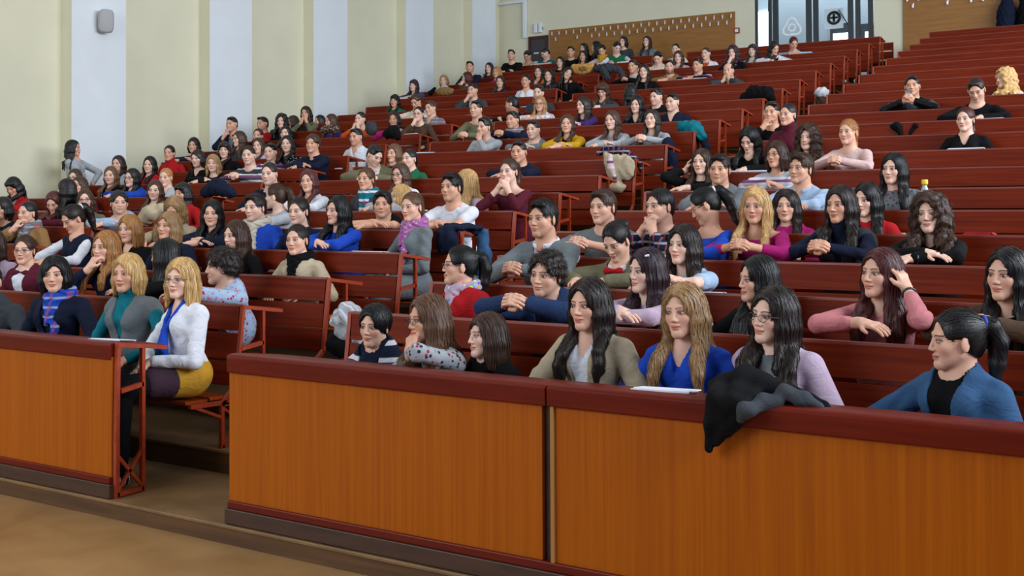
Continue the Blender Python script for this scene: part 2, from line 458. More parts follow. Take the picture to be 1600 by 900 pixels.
def hair_prims(style, H, W, hc, rnd, near, nb):
    """H maps head-local points to the person's space, W is the head matrix; returns cap function (head space) and strand prims (person space)"""
    j = rnd.uniform
    big = dict(C=.020, Q=.008, S=-.004, B=-.005, X=-.006, T=-.005, P=-.005, N=-.005, W=.007, L=.002).get(style, .003)
    cap = [ell((0, .016, .030), (.083 + big, .101 + big, .097 + big * .8), 0)]
    part = j(-.016, .016)
    cut = [ell((part * .5, -.118, -.004), (.060, .086, .092), 0, roty(part * 9))]
    if style in 'SBXQTPN': cut = [ell((0, -.122, -.004), (.070, .086, .096))]
    strands = []; low = []
    longy = style in 'LWCF'
    if style in 'SBXQ':
        cap.append(ell((0, .045, -.020), (.070 + big, .066 + big, .062), .02))
        cut.append(ell((.080, -.022, -.040), (.030, .034, .052))); cut.append(ell((-.080, -.022, -.040), (.030, .034, .052)))
        if style == 'X': cut.append(ell((0, -.050, .090), (.060, .085, .060)))
        if style == 'S': cap.append(ell((j(-.02, .02), -.046, .088), (.050, .038, .024), .02))
    if style in 'TPN':
        cap.append(ell((0, .045, -.020), (.068, .064, .062), .02))
        cut.append(ell((.080, -.004, -.030), (.024, .034, .040))); cut.append(ell((-.080, -.004, -.030), (.024, .034, .040)))
    if style in 'Fo' or style == 'O': 
        cut = [ell((0, -.118, -.034), (.057, .082, .090))] if style == 'F' else [ell((part, -.118, -.014), (.059, .084, .092), 0, roty(part * 14))]
        if style == 'F': cap.append(ell((0, -.052, .066), (.066, .044, .036), .02))
    if longy or style in 'Oo':
        # hair beside the face and down the neck
        n = 9 if near else 6
        end = dict(O=-.115, o=-.150).get(style, -.30)
        for sd in (-1, 1):
            for i in range(n):
                th = math.radians(58 + (180 - 58) * i / (n - 1))
                x = sd * math.sin(th); y = -math.cos(th)
                a = np.array([x * .070, .014 + y * .078, .030])
                b = np.array([x * .083, .016 + y * .088, -.045])
                c = np.array([x * .080, .020 + y * .082, -.115])
                r = (.023 if i > 1 else .014) + big * .8
                A, Bp, Cc = H(a), H(b), H(c)
                Cc = np.array([Cc[0], Cc[1], min(Cc[2], Bp[2] - .05)])
                pts = [(A, r), (Bp, r), (Cc, r * (.92 if style != 'O' else .55))]
                if style == 'O': Cc[2] += j(-.02, .012)
                if end < -.2:
                    front = i < n * .45
                    wig = .012 if style == 'W' else (.02 if style == 'C' else .003)
                    L = j(.13, .20) * (1.0 if style != 'C' else .7)
                    p = Cc.copy(); rad = r * .9; segs = 4 if near else 2
                    ph = j(0, 6)
                    out = W @ np.array([x, y, 0]); 
                    for s_ in range(segs):
                        dy = -.016 if front else .014
                        fy_ = (nb[1] - .150 if front else nb[1] + .105); q = np.array([p[0] + out[0] * (.011 if s_ < 3 else .0) + wig * math.sin(ph + s_ * 1.9), Cc[1] + (fy_ - Cc[1]) * min(1, (s_ + 1.2) / (segs * .62)) + wig * .6 * math.cos(ph + s_ * 1.7), p[2] - L / segs * 1.2])
                        rad2 = rad * (.90 if s_ < segs - 1 else .55)
                        pts.append((q, rad2)); p, rad = q, rad2
                elif style == 'o':
                    pts.append((Cc + np.array([x * .012, y * .012, -.045 + j(-.02, .015)]), r * .35))
                for (p0, r0), (p1, r1) in zip(pts[:-1], pts[1:]):
                    strands.append(cone(p0, p1, r0, r1, .010 if near else .02))
    if style == 'P':
        pts = [(.0, .095, .055, .030), (.0, .140, .045, .034), (.0, .165, -.02, .036), (.0, .155, -.10, .032), (.0, .140, -.18, .020), (0, .135, -.22, .008)]
        for p0, p1 in zip(pts[:-1], pts[1:]): strands.append(cone(H(np.array(p0[:3])), H(np.array(p1[:3])), p0[3], p1[3], .01))
    if style == 'N': strands.append(ell(H(np.array((0, .110, .060))), (.040, .040, .036), .01))
    if style == 'T': 
        strands.append(cone(H(np.array((0, .10, -.02))), H(np.array((.0, .115, -.10))), .034, .028, .02))
        strands.append(cone(H(np.array((0, .115, -.10))), H(np.array((.03, .10, -.20))), .028, .012, .01))
    return cap, cut, strands, big

def build_figure(spec, i, prs, vox):
    """spec: dict of a person; makes the Empty and its parts"""
    rnd = random.Random(i * 7 + 3)
    sex, style = spec['sex'], spec['style']
    male = sex == 'M'; child = sex == 'C'
    S = .93 if child else (1.05 if male else 1.0)
    near = vox < .0062
    hc = np.array([0., 0., spec['hz']])
    stand = spec['pose'] == 'T'
    lean = spec['hy']
    hc[1] = lean
    hy, tilt, pitch = spec['yaw'], spec['roll'], spec['pitch']
    W = rotz(hy) @ rotx(pitch) @ roty(tilt) * 1.0
    Wf = W.astype(F32); hcf = hc.astype(F32)
    inv = F32(1 / S)
    H = lambda p: hc + W @ (np.asarray(p, float) * S)
    def toh(P): return ((P - hcf) @ Wf) * inv
    ty = spec['tyaw']; T = rotz(ty).astype(float)
    sh = (.152 if not male else .182) * (.86 if child else 1)
    nb = hc + W @ np.array([0, .030, -.075]) * S; nb = np.array([nb[0] * .4, hc[1] + .045, hc[2] - .147 * S])
    hipz = spec['hip']; hip = np.array([0, .02, hipz])
    chest = nb * .62 + hip * .38 + np.array([0, -.012, 0]); 
    def TT(v): return T @ np.asarray(v, float)
    shL = {s: nb + TT((s * sh, .012, -.062)) for s in (-1, 1)}
    dz = spec['dz']           # height of the desk above the platform
    # ---- arms
    pose = spec['pose']; ua, fa = .285 * S, .245 * S
    c0 = np.array([nb[0], nb[1], 0.]); arms = {}
    def at(x, y, z): 
        v = TT((x, y, 0)); return np.array([c0[0] + v[0], min(c0[1] + v[1], 9), z])
    zt = dz + .030
    fy = -.30
    rs = 1 if 'rr' in spec['ex'] else -1
    for s in (-1, 1):
        if pose == 'f' or pose == 'k' and s == -rs:
            w = at(-s * .03, fy - (.05 if s > 0 else 0), zt + (.0 if s > 0 else .03)); pole = (s, .1, -.25); hd = TT((-s * 1, -.25, -.05)); hn = np.array([0, -.2, 1.]); cu = .25
        elif pose == 'c':
            w = at(s * .050, fy - .05, zt + .055); pole = (s, 0, -.5); hd = TT((-s * .75, -.6, .25)); hn = TT((s * .6, -.6, .5)); cu = .85
        elif pose == 'h' and s == spec['hs'] or pose == 'k' and s == rs:
            if pose == 'k': w = H((s * .150, .015, -.070)); hd = unit(H((s * .085, .01, .06)) - w); hn = W @ np.array([s * 1., 0, .1]); cu = .5; pole = (s * .6, -.8, -1)
            else: w = H((s * .035, -.120, -.155)); hd = unit(H((s * .005, -.088, -.07)) - w); hn = W @ np.array([s * .4, -1., 0]); cu = .75; pole = (s * .6, -.5, -1)
        elif pose == 'w':
            w = at(s * .10, fy - .06, zt); pole = (s, .1, -.3); hd = TT((-s * .6, -.9, -.1)); hn = np.array([0, 0, 1.]); cu = .45
        elif pose == 'b':
            w = H((s * .050, -.115, -.160)); hd = unit(H((s * .014, -.100, -.07)) - w); hn = W @ np.array([s * .8, -.7, 0]); cu = .6; pole = (s * .7, -.4, -1)
        elif pose == 'p':
            w = at(s * .060, fy - .02, zt + .09); pole = (s, 0, -.6); hd = TT((-s * .5, -.5, .6)); hn = TT((s * .6, -.7, .2)); cu = .8
        elif pose == 'T':
            w = at(s * .16, -.16, hc[2] - .52); pole = (s * .3, 1, -.2); hd = TT((-s * .5, -.8, -.2)); hn = TT((s * 1, 0, .5)); cu = .5
        elif pose in 'LS':
            w = at(s * .055, -.24, hipz + .115 + (.02 if s > 0 else 0)); pole = (s, .5, -.4); hd = TT((-s * .8, -.6, -.3)); hn = TT((s * .2, -.2, 1)); cu = .4
        else:
            w = at(s * .13, -.20, hipz + .11); pole = (s, .5, -.3); hd = TT((-s * .5, -.9, -.2)); hn = np.array([0, 0, 1.]); cu = .4
        el = two_bone(shL[s], w, ua, fa, np.array(pole, float))
        if pose in 'fcwkhp' and not (pose == 'h' and s == spec['hs']) and not (pose == 'k' and s == rs): el[2] = max(el[2], dz + .035 if el[1] < -.20 else el[2])
        if (pose in 'b' or (pose == 'h' and s == spec['hs'])) and el[1] < -.2: el[2] = max(el[2], dz + .04)
        arms[s] = (shL[s], el, w, hd, hn, cu)
    # ---- skin
    hd_f = head_parts(male, rnd, child)
    nr = (.062 if male else .053) * S
    body = [cone(H((0, .022, -.055)), nb + np.array([0, 0, -.02]), nr * 1.02, nr * 1.08, .018),
            cone(nb + np.array([0, 0, -.03]), shL[1] - TT((.03, 0, 0)), .050 * S, .040 * S, .035), cone(nb + np.array([0, 0, -.03]), shL[-1] + TT((.03, 0, 0)), .050 * S, .040 * S, .035),
            ell(chest + np.array([0, 0, .03]), ((.125 if not male else .150) * S, .082 * S, .17 * S), .04, T), 
            ell(hip + np.array([0, .0, .06]), (.135 * S, .095 * S, .12 * S), .05, T)]
    for s in (-1, 1):
        a, e, w, hd, hn, cu = arms[s]
        body.append(cone(a, e, .040 * S, .034 * S, .02)); body.append(cone(e, w, .034 * S, .0235 * S, .012))
        if near or vox < .009: body += hand_prims(w, hd, np.asarray(hn, float), -s, cu, .15, S * .92)
        else:
            hdn = unit(hd); body.append(cone(w, w + hdn * .075, .026, .030, .015)); body.append(cone(w + hdn * .075, w + unit(hdn - np.asarray(hn) * cu) * .14, .026, .014, .01))
    legs = []
    if pose in 'LS':
        for s in (-1, 1):
            a = hip + TT((s * .085, 0, .0)); kn = hip + TT((s * .075, -.44, .01)); an = np.array([kn[0], kn[1] - .02, .10]); 
            legs += [cone(a, kn, .082, .062, .03), cone(kn, an, .060, .038, .02), cone(an + np.array([0, .02, -.05]), an + TT((0, -.15, -.07)), .036, .028, .02)]
    if stand:
        for s in (-1, 1):
            a = hip + np.array([s * .085, 0, 0]); kn = np.array([a[0], a[1], .48]); an = np.array([a[0], a[1] + .02, .09])
            legs += [cone(a, kn, .085, .056, .03), cone(kn, an, .055, .038, .02), cone(an + np.array([0, .02, -.045]), an + np.array([0, -.15, -.055]), .036, .028, .02)]
    body += legs
    bf = union(body)
    def skin(P):
        q = toh(P); r = np.einsum('ij,ij->i', q, q)
        d = bf(P)
        m = r < .05
        if m.any():
            dh = hd_f(q[m]) * S
            d[m] = smin(dh, d[m], .012)
        return d
    # grid extents
    pts = [hc]
    for s in (-1, 1): pts += [arms[s][0], arms[s][1], arms[s][2] + unit(arms[s][3]) * .12]
    pts += [hip]
    if legs: pts += [g[2] for g in legs] + [np.array([0, -.66, .0]), np.array([0, 0, .02])]
    pts = np.array(pts); lo = pts.min(0) - .15; hi = pts.max(0) + .15; hi[2] = hc[2] + .17 * S
    if legs: lo[2] = -.01
    else: lo[2] = hipz - .10
    R = .115 * S
    fine = [[(hc[d] - R - .01, hc[d] + R + .01)] for d in range(3)]; fine[2] = [(hc[2] - .15, hc[2] + .13)]
    if near and pose in 'fcbhpkL':
        for s in (-1, 1):
            w = arms[s][2] + unit(arms[s][3]) * .06
            for d in range(3): fine[d].append((w[d] - .065, w[d] + .065))
    vc = max(vox * 1.9, .008)
    ax = [axis_grid(lo[d], hi[d], fine[d], vox, vc) for d in range(3)]
    Vt, Q = polygonise(skin, None, ax, pad=.014, newton=vox < .008)
    name = 'person'
    root = bpy.data.objects.new(name, None); COL.objects.link(root)
    root.empty_display_size = .1
    root.location = (spec['x'], spec['y'], spec['z']); root['label'] = spec['label']; root['category'] = 'person'
    root['group'] = 'students and guests seated in the lecture hall' if not stand else 'people standing'
    if stand: del root['group']
    def child_obj(nm, me, mat, label=None):
        o = bpy.data.objects.new(nm, me); COL.objects.link(o); o.parent = root
        me.materials.append(mat)
        if label: o['label'] = label
        return o
    pale = spec.get('tone', 0)
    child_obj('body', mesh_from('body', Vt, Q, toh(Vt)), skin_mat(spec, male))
    # ---- hair
    cap, cut, strands, big = hair_prims(style, H, W, hc, rnd, near, nb)
    capf = union(cap)
    sf = union(strands) if strands else None
    A = .0006 if near else 0.0
    curl = style in 'CQ'; wav = style == 'W'
    ph = rnd.uniform(0, 6)
    def hair(P):
        q = toh(P)
        d = capf(q)
        for (g, k, c, r) in cut:
            e = g(q); h = np.clip(0.5 - 0.5 * (d + e) / .016, 0, 1)
            d = d + (-e - d) * h + .016 * h * (1 - h)
        if style in 'SBXQ': d = np.maximum(d, -(q[:, 2] + .018 + q[:, 1] * .62))
        if style in 'TPN': d = np.maximum(d, -(q[:, 2] + .028 + q[:, 1] * .62))
        d = d * S
        if sf is not None:
            ds = sf(P)
            if style not in 'PNT':   # keep the face open
                e = np.minimum(cut[0][0](q), .03) * S
                inner = hd_like(q) * S
                front = np.where(q[:, 1] < -.03, 1.0, 0.0).astype(F32)
                ds = np.where(q[:, 2] > -.12, np.maximum(ds, -e - .002), ds)
            d = smin(d, ds, .012)
        if curl:
            f_ = 95. if style == 'C' else 120.
            d = d - (.0075 if style == 'C' else .005) * (np.sin(f_ * P[:, 0] + 2 * np.sin(40 * P[:, 2] + ph)) * np.sin(f_ * P[:, 1] + ph) + np.sin(f_ * P[:, 2] + 2 * np.sin(50 * P[:, 0])) * .8) * .7
        if A:
            th = np.arctan2(q[:, 0], -(q[:, 1] - .01))
            wv = np.sin(31 * th + 1.5 * np.sin(q[:, 2] * (55 if wav else 14) + ph)) + .6 * np.sin(67 * th + ph + 2 * np.sin(q[:, 2] * 20))
            d = d - A * (1.6 if wav else 1) * wv
        return d
    hl = hc - .14; hh = hc + .14; hh[2] = hc[2] + .15
    if strands:
        sp = np.array([g[2] for g in strands]); hl = np.minimum(hl, sp.min(0) - .09); hh = np.maximum(hh, sp.max(0) + .07)
    else: hl[2] = hc[2] - .12
    vh = vox * 1.15
    ax = [axis_grid(hl[d], hh[d], [], vh, vh) for d in range(3)]
    Vt, Q = polygonise(hair, None, ax, pad=.012, newton=False)
    if near and len(Vt): Vt, Q = add_strands(Vt, Q, hair, toh, H, W, style, i)
    ho = child_obj('hair', mesh_from('hair', Vt, Q, toh(Vt)), hair_mat(spec['hair']))
    # ---- clothes
    ct, c1, c2, pat = spec['ctype'], spec['c1'], spec['c2'], spec['pat']
    bare = ct in 's'
    vest = ct == 'x'
    def dress(off, sleeve, neck, arm_to=1.0, lower=True, opening=None, bust=True):
        pr = [cone(nb + np.array([0, .004, -.040]), shL[1] - TT((.02, 0, .008)), .050 * S + off, .046 * S + off, .03),
              cone(nb + np.array([0, .004, -.040]), shL[-1] + TT((.02, 0, -.008)), .050 * S + off, .046 * S + off, .03),
              ell(chest + np.array([0, 0, .02]), ((.140 if not male else .170) * S + off, .098 * S + off, .19 * S + off), .04, T)]
        if lower: pr.append(ell(hip + np.array([0, -.005, .07]), (.150 * S + off, .115 * S + off, .15 * S + off), .05, T))
        if not male and not child and bust:
            for s in (-1, 1): pr.append(ell(chest + TT((s * .062, -.072, .045)), (.050 + off, .048 + off, .055 + off), .035, T))
        if sleeve:
            for s in (-1, 1):
                a, e, w, hd, hn, cu = arms[s]
                pr.append(cone(a, a + (e - a) * min(arm_to * 2, 1), .046 * S + off, (.043 if arm_to > .5 else .048) * S + off, .03))
                if arm_to > .5: pr.append(cone(e, e + (w - e) * ((arm_to - .5) * 2), .041 * S + off, .031 * S + off, .012))
        else:
            for s in (-1, 1): pr.append(cone(shL[s] - TT((s * .02, 0, 0)), shL[s] + TT((s * .008, 0, -.03)), .048 * S + off, .050 * S + off, .03))
        if ct == 'u' or neck == 'u' : pr.append(cone(nb + np.array([0, .0, -.02]), nb * .35 + H((0, .015, -.085)) * .65, nr + .022, nr + .018, .012))
        uf = union(pr)
        cuts = []
        nf = nb + TT((0, -.055, .0))
        if neck == 'r': cuts = [ell(nb + TT((0, -.025, .020)), (.072 * S, .075 * S, .062 * S), 0, T)]
        if neck == 'v': cuts = [ell(nb + TT((0, -.020, .020)), (.070 * S, .075 * S, .062 * S), 0, T), cone(nb + TT((0, -.075, .01)), nb + TT((0, -.125, -.115)), .052, .012)]
        if neck == 'o': cuts = [ell(nb + TT((0, -.02, .045)), (.185 * S, .15, .125), 0, T)]
        Ti = T.astype(F32); nbf = nb.astype(F32)
        wr = .0045 if vox < .009 else 0
        def f(P):
            d = uf(P)
            if wr:
                d = d - wr * np.sin(P[:, 2] * 60 + 3 * np.sin(P[:, 0] * 22 + ph) + P[:, 1] * 35) * np.clip(1.2 - 2 * np.abs(np.sin(P[:, 0] * 9 + ph)), 0, 1)
            for (g, k, c, r) in cuts: d = np.maximum(d, -g(P))
            if opening is not None:
                q = (P - nbf) @ Ti
                wv = opening[0] + (opening[1]) * np.clip(q[:, 2] + .30, 0, .35)
                wedge = np.maximum(np.abs(q[:, 0]) - wv, q[:, 1] + .02)
                d = np.maximum(d, -wedge)
            # keep the cloth clear of the face
            return d
        lo = np.minimum(np.array([shL[-1], shL[1], hip]).min(0) - .13, hip - .19); hi = np.maximum(np.array([shL[-1], shL[1], hip]).max(0) + .12, hip + .17)
        for s in (-1, 1):
            if sleeve:
                lo = np.minimum(lo, np.minimum(arms[s][1], arms[s][2] if arm_to > .5 else arms[s][1]) - .07); hi = np.maximum(hi, np.maximum(arms[s][1], arms[s][2] if arm_to > .5 else arms[s][1]) + .07)
        lo[2] = hipz - .08 if lower else lo[2]; hi[2] = max(hi[2], nb[2] + .09)
        v = max(vox * 1.7, .0075)
        ax = [axis_grid(lo[d], hi[d], [], v, v) for d in range(3)]
        return polygonise(f, None, ax, pad=.014, newton=near)
    def put(nm, VQ, col, pt='pl', label=None):
        if len(VQ[0]): return child_obj(nm, mesh_from(nm, VQ[0], VQ[1], toh(VQ[0])), cloth_mat(col, pt), label)
    neck = dict(t='r', s='r', v='v', o='o', j='r', c='v', u='u', x='r', h='r').get(ct, 'r')
    ex = spec['ex']
    arm = .97
    if ct == 's': arm = .32
    if ct == 'o': arm = .78
    if spec['pose'] in 'hbk' and ct in 'tvf': arm = .86
    if ct == 'j':
        put('shirt', dress(.000, False, 'v' if 'bwd' not in ex and 'bw' not in ex and c2 in ('white', 'lblue') else 'r', 1, True), c2, 'pl')
        put('jacket', dress(.012, True, 'v', arm, True, (.022, .16), True), c1, pat)
    elif ct == 'x':
        put('shirt', dress(.000, True, 'u' if 'tn' in ex else 'r', arm, True), c2, 'pl')
        put('vest', dress(.011, False, 'v' if 'tn' not in ex else 'o2', 1, True, (.0, .22) if 'tn' in ex else None), c1, 'kn')
    else:
        nm = dict(t='sweater', s='tshirt', v='top', o='top', c='shirt', u='turtleneck', h='hoodie').get(ct, 'sweater')
        put('t_shirt' if nm == 'tshirt' else nm, dress(.004, True, neck, arm, True), c1, pat)
    # ---- collars, scarves, ties
    def ringf(r, rr, z, cutfront, tilt=.35, sy=1.0):
        cen = nb + np.array([0, .0, z]); M = (T @ rotx(tilt)).astype(F32); cf = cen.astype(F32)
        def f(P):
            q = (P - cf) @ M
            a = np.sqrt(q[:, 0] ** 2 + (q[:, 1] / sy) ** 2) - r
            d = np.sqrt(a * a + (q[:, 2] * .62) ** 2) - rr
            if cutfront: d = np.maximum(d, -np.maximum(np.abs(q[:, 0]) - cutfront, q[:, 1]))
            return d
        return f, cen
    if ct in 'cj' or 'bw' in ex or ct == 'h' or 'bwd' in ex:
        f, cen = ringf(nr + .014, .011 if ct != 'h' else .024, -.002, .028)
        v = max(vox * 1.1, .0055); ax = [axis_grid(cen[d] - .13, cen[d] + .13, [], v, v) for d in range(3)]
        col = c2 if (ct == 'j' and c2 in ('white', 'lblue')) or ct == 'x' else c1
        put('collar' if ct != 'h' else 'hood', polygonise(f, None, ax, pad=.01), col, pat if col == c1 else 'pl')
    sc = [e for e in ex if e.startswith('sc')]
    if sc:
        key = sc[0]; col = dict(scb=('blue', 'pd'), scd=('black', 'kn'), scg=('grey', 'pd'), scw=('cream', 'kn'), scp=('orchid', 'fl'), sct=('teal', 'st'), scm=('lilac', 'fm'), scy=('yellow', 'kn')).get(key, ('grey', 'pl'))
        f, cen = ringf(nr + .028, .030, .012, 0, .25)
        tails = [cone(cen + TT((.03, -.085, -.02)), cen + TT((.055, -.135, -.20)), .034, .026, .02), cone(cen + TT((-.02, -.09, -.02)), cen + TT((.0, -.14, -.17)), .032, .020, .02)]
        tails.append(cone(cen + TT((.055, -.135, -.20)), cen + TT((.05, -.150, -.30)), .026, .020, .01))
        tf = union(tails)
        def g(P):
            d = smin(f(P), tf(P), .02)
            return d - .004 * np.sin(P[:, 0] * 90 + 3 * np.sin(P[:, 2] * 60)) 
        v = max(vox * 1.2, .006); ax = [axis_grid(cen[d] - (.34 if d == 2 else .20), cen[d] + (.10 if d == 2 else .16), [], v, v) for d in range(3)]
        put('scarf', polygonise(g, None, ax, pad=.014), col[0], col[1])
    if 'bw' in ex or 'bwd' in ex:
        cen = nb + TT((0, -.088, -.035)); M = T
        f = union([cone(cen, cen + TT((.045, 0, .0)), .009, .024, .004), cone(cen, cen + TT((-.045, 0, 0)), .009, .024, .004), ell(cen, (.011, .013, .013), .003)])
        ax = [axis_grid(cen[d] - .09, cen[d] + .09, [], max(vox, .005), max(vox, .005)) for d in range(3)]
        put('bow_tie', polygonise(f, None, ax, pad=.01), 'red' if 'bw' in ex else 'burg')
    if 'st' in ex:
        p = [nb + TT((.062, -.045, .01)), nb + TT((.028, -.110, -.10)), nb + TT((.01, -.140, -.16)), nb + TT((.028, -.158, -.26)), nb + TT((.03, -.135, -.36))]
        q = [nb + TT((-.062, -.045, .01)), nb + TT((-.028, -.110, -.10)), nb + TT((.0, -.140, -.16)), nb + TT((-.015, -.158, -.26)), nb + TT((-.005, -.138, -.33))]
        rr = (.014, .017, .018, .026, .016); pr = []
        for L in (p, q):
            for a in range(4): pr.append(cone(L[a], L[a + 1], rr[a], rr[a + 1], .01))
        ax = [axis_grid(nb[d] - (.42 if d == 2 else .21), nb[d] + (.06 if d == 2 else .12), [], .0055, .0055) for d in range(3)]
        put('neck_scarf', polygonise(union(pr), None, ax, pad=.012), 'blue')
    if 'tn' in ex and ct != 'u':
        pass
    if 'pk' in ex:
        c = shL[1] + TT((-.01, -.045, .035)); f = union([cone(c, c + TT((.05, .03, -.055)), .012, .012, .0)])
        ax = [axis_grid(c[d] - .09, c[d] + .10, [], .004, .004) for d in range(3)]
        put('shoulder_stripe', polygonise(f, None, ax, pad=.01), 'lime')
    if 'nk' in ex:
        f, cen = ringf(nr + .030, .0055, -.030, 0, .55)
        ax = [axis_grid(cen[d] - .14, cen[d] + .14, [], .004, .004) for d in range(3)]
        put('necklace', polygonise(f, None, ax, pad=.008), 'yellow', 'mt')
    if 'e' in ex or 'st' in ex:
        # skirt over the thighs of the two women whose lap is in view
        if 'st' in ex:
            pr = [ell(hip + np.array([0, -.0, .04]), (.180, .140, .125), 0, T)]
            for s in (-1, 1): pr.append(cone(hip + TT((s * .07, -.02, .01)), hip + TT((s * .075, -.26, .01)), .108, .088, .05))
            f = union(pr); lo = hip + np.array([-.32, -.44, -.16]); hi = hip + np.array([.32, .2, .24])
            ax = [axis_grid(lo[d], hi[d], [], .008, .008) for d in range(3)]
            put('skirt', polygonise(f, None, ax, pad=.014), 'mustard', 'sk')
            pr = [cone(g0, g1, r0, r1, .03) for (g0, g1, r0, r1) in leg_lines(hip, TT, .006)]
            f = union(pr); ax = [axis_grid(-.26, .26, [], .009, .009), axis_grid(-.74, .12, [], .009, .009), axis_grid(.06, hipz + .10, [], .009, .009)]
            put('leggings', polygonise(f, None, ax, pad=.014), 'black')
            pr = []
            for s in (-1, 1):
                kn = hip + TT((s * .075, -.44, .01)); an = np.array([kn[0], kn[1] - .02, .10])
                pr.append(cone(an + np.array([0, .02, -.05]), an + TT((0, -.15, -.065)), .044, .036, .02))
            f = union(pr); ax = [axis_grid(-.26, .26, [], .008, .008), axis_grid(-.78, -.3, [], .008, .008), axis_grid(0., .13, [], .008, .008)]
            put('shoes', polygonise(f, None, ax, pad=.014), 'black', 'st2')
        else:
            pr = [ell(hip + np.array([0, 0, .03]), (.175, .135, .15), 0, T)]
            for s in (-1, 1):
                pr.append(cone(hip + TT((s * .08, 0, 0)), hip + TT((s * .085, -.38, .0)), .105, .095, .05)); pr.append(cone(hip + TT((s * .085, -.38, .0)), hip + TT((s * .085, -.40, -.26)), .09, .10, .05))
            f = union(pr); ax = [axis_grid(-.34, .34, [], .009, .009), axis_grid(-.6, .24, [], .009, .009), axis_grid(.12, hipz + .2, [], .009, .009)]
            put('skirt', polygonise(f, None, ax, pad=.014), 'grey')
    if stand:
        pr = [cone(g[0], g[1], g[2], g[3], .03) for g in [(hip + np.array([s * .085, 0, .04]), np.array([s * .085, hip[1], .48]), .100, .068) for s in (-1, 1)] + [(np.array([s * .085, hip[1], .48]), np.array([s * .085, hip[1] + .02, .10]), .068, .056) for s in (-1, 1)]]
        f = union(pr); ax = [axis_grid(-.24, .24, [], .012, .012), axis_grid(-.16, .2, [], .012, .012), axis_grid(.05, hipz + .18, [], .012, .012)]
        put('trousers', polygonise(f, None, ax, pad=.014), 'navy')
    # ---- glasses, hair ties
    def tube_mesh(paths, r, n=6):
        bm = bmesh.new()
        for path, closed in paths:
            rings = []
            m = len(path)
            for a_ in range(m):
                p = Vector(path[a_]); nx = Vector(path[(a_ + 1) % m]) if (closed or a_ < m - 1) else p + (p - Vector(path[a_ - 1])); pv = Vector(path[a_ - 1]) if (closed or a_ > 0) else p - (nx - p)
                t = (nx - pv).normalized(); u = t.orthogonal().normalized() if abs(t.z) > .9 else t.cross(Vector((0, 0, 1))).normalized(); v = t.cross(u)
                rings.append([bm.verts.new(p + (u * math.cos(b * 2 * math.pi / n) + v * math.sin(b * 2 * math.pi / n)) * r) for b in range(n)])
            for a_ in range(m if closed else m - 1):
                r0, r1 = rings[a_], rings[(a_ + 1) % m]
                for b in range(n): bm.faces.new((r0[b], r0[(b + 1) % n], r1[(b + 1) % n], r1[b]))
        for fc in bm.faces: fc.smooth = True
        me = bpy.data.meshes.new('tube'); bm.to_mesh(me); bm.free(); return me
    if 'gl' in ex:
        paths = []
        for s in (-1, 1):
            ring = [tuple(H((s * .032 + .0215 * math.cos(t), -.101 + abs(s * .032 + .0215 * math.cos(t)) * .16, -.004 + .0155 * math.sin(t)))) for t in [b * math.pi / 7 for b in range(14)]]
            paths.append((ring, True))
            paths.append(([tuple(H((s * .053, -.091, .002))), tuple(H((s * .078, -.05, .002))), tuple(H((s * .081, .005, .002)))], False))
        paths.append(([tuple(H((-.011, -.101, .0))), tuple(H((0, -.103, .002))), tuple(H((.011, -.101, .0)))], False))
        child_obj('glasses', tube_mesh(paths, .0016 if near else .0022), plain_mat('glasses_frame', (.05, .03, .03), .3))
    if 'tb' in ex or 'tw' in ex:
        cen = np.array((0, .112, .055)) if style == 'P' else np.array((0, .11, .0))
        ring = [tuple(H(cen + np.array((.031 * math.cos(t), .0, .031 * math.sin(t))))) for t in [b * math.pi / 7 for b in range(14)]]
        child_obj('hair_tie', tube_mesh([(ring, True)], .009), plain_mat('tie_blue' if 'tb' in ex else 'tie_white', (.02, .06, .5) if 'tb' in ex else (.7, .7, .75), .7))
    if 'hc' in ex:
        c = np.array((.060, -.052, .085)); child_obj('hair_clip', tube_mesh([([tuple(H(c)), tuple(H(c + np.array((.012, .02, .004))))], False)], .007), plain_mat('clip', (.7, .72, .8), .3))
    if 'wt' in ex or ct == 'j' and male and near:
        a, e, w, hd, hn, cu = arms[1]; d = unit(w - e); u = unit(np.cross(d, (0, 0, 1))); v = np.cross(d, u); c = w - d * .025
        ring = [tuple(c + (u * math.cos(t) + v * math.sin(t)) * .030) for t in [b * math.pi / 6 for b in range(12)]]
        child_obj('wrist_watch', tube_mesh([(ring, True)], .006), plain_mat('watch', (.05, .05, .06), .3))
    if pose == 'p':
        pc = at(0, fy - .05, zt + .15); o = box_obj('phone', (pc[0] - .035, pc[1] - .006, pc[2] - .065), (pc[0] + .035, pc[1] + .006, pc[2] + .065), plain_mat('phone_black', (.01, .01, .012), .2), None, .003)
        o.location = Vector(root.location); o['label'] = 'black mobile phone held by the man in the leather jacket'; o['category'] = 'phone'
    return root

def leg_lines(hip, TT, off):
    out = []
    for s in (-1, 1):
        a = hip + TT((s * .085, 0, .0)); kn = hip + TT((s * .075, -.44, .01)); an = np.array([kn[0], kn[1] - .02, .10])
        out += [(a, kn, .082 + off, .062 + off), (kn, an, .060 + off, .040 + off)]
    return out

def hd_like(q): return np.sqrt(np.einsum('ij,ij->i', q, q)) - .09

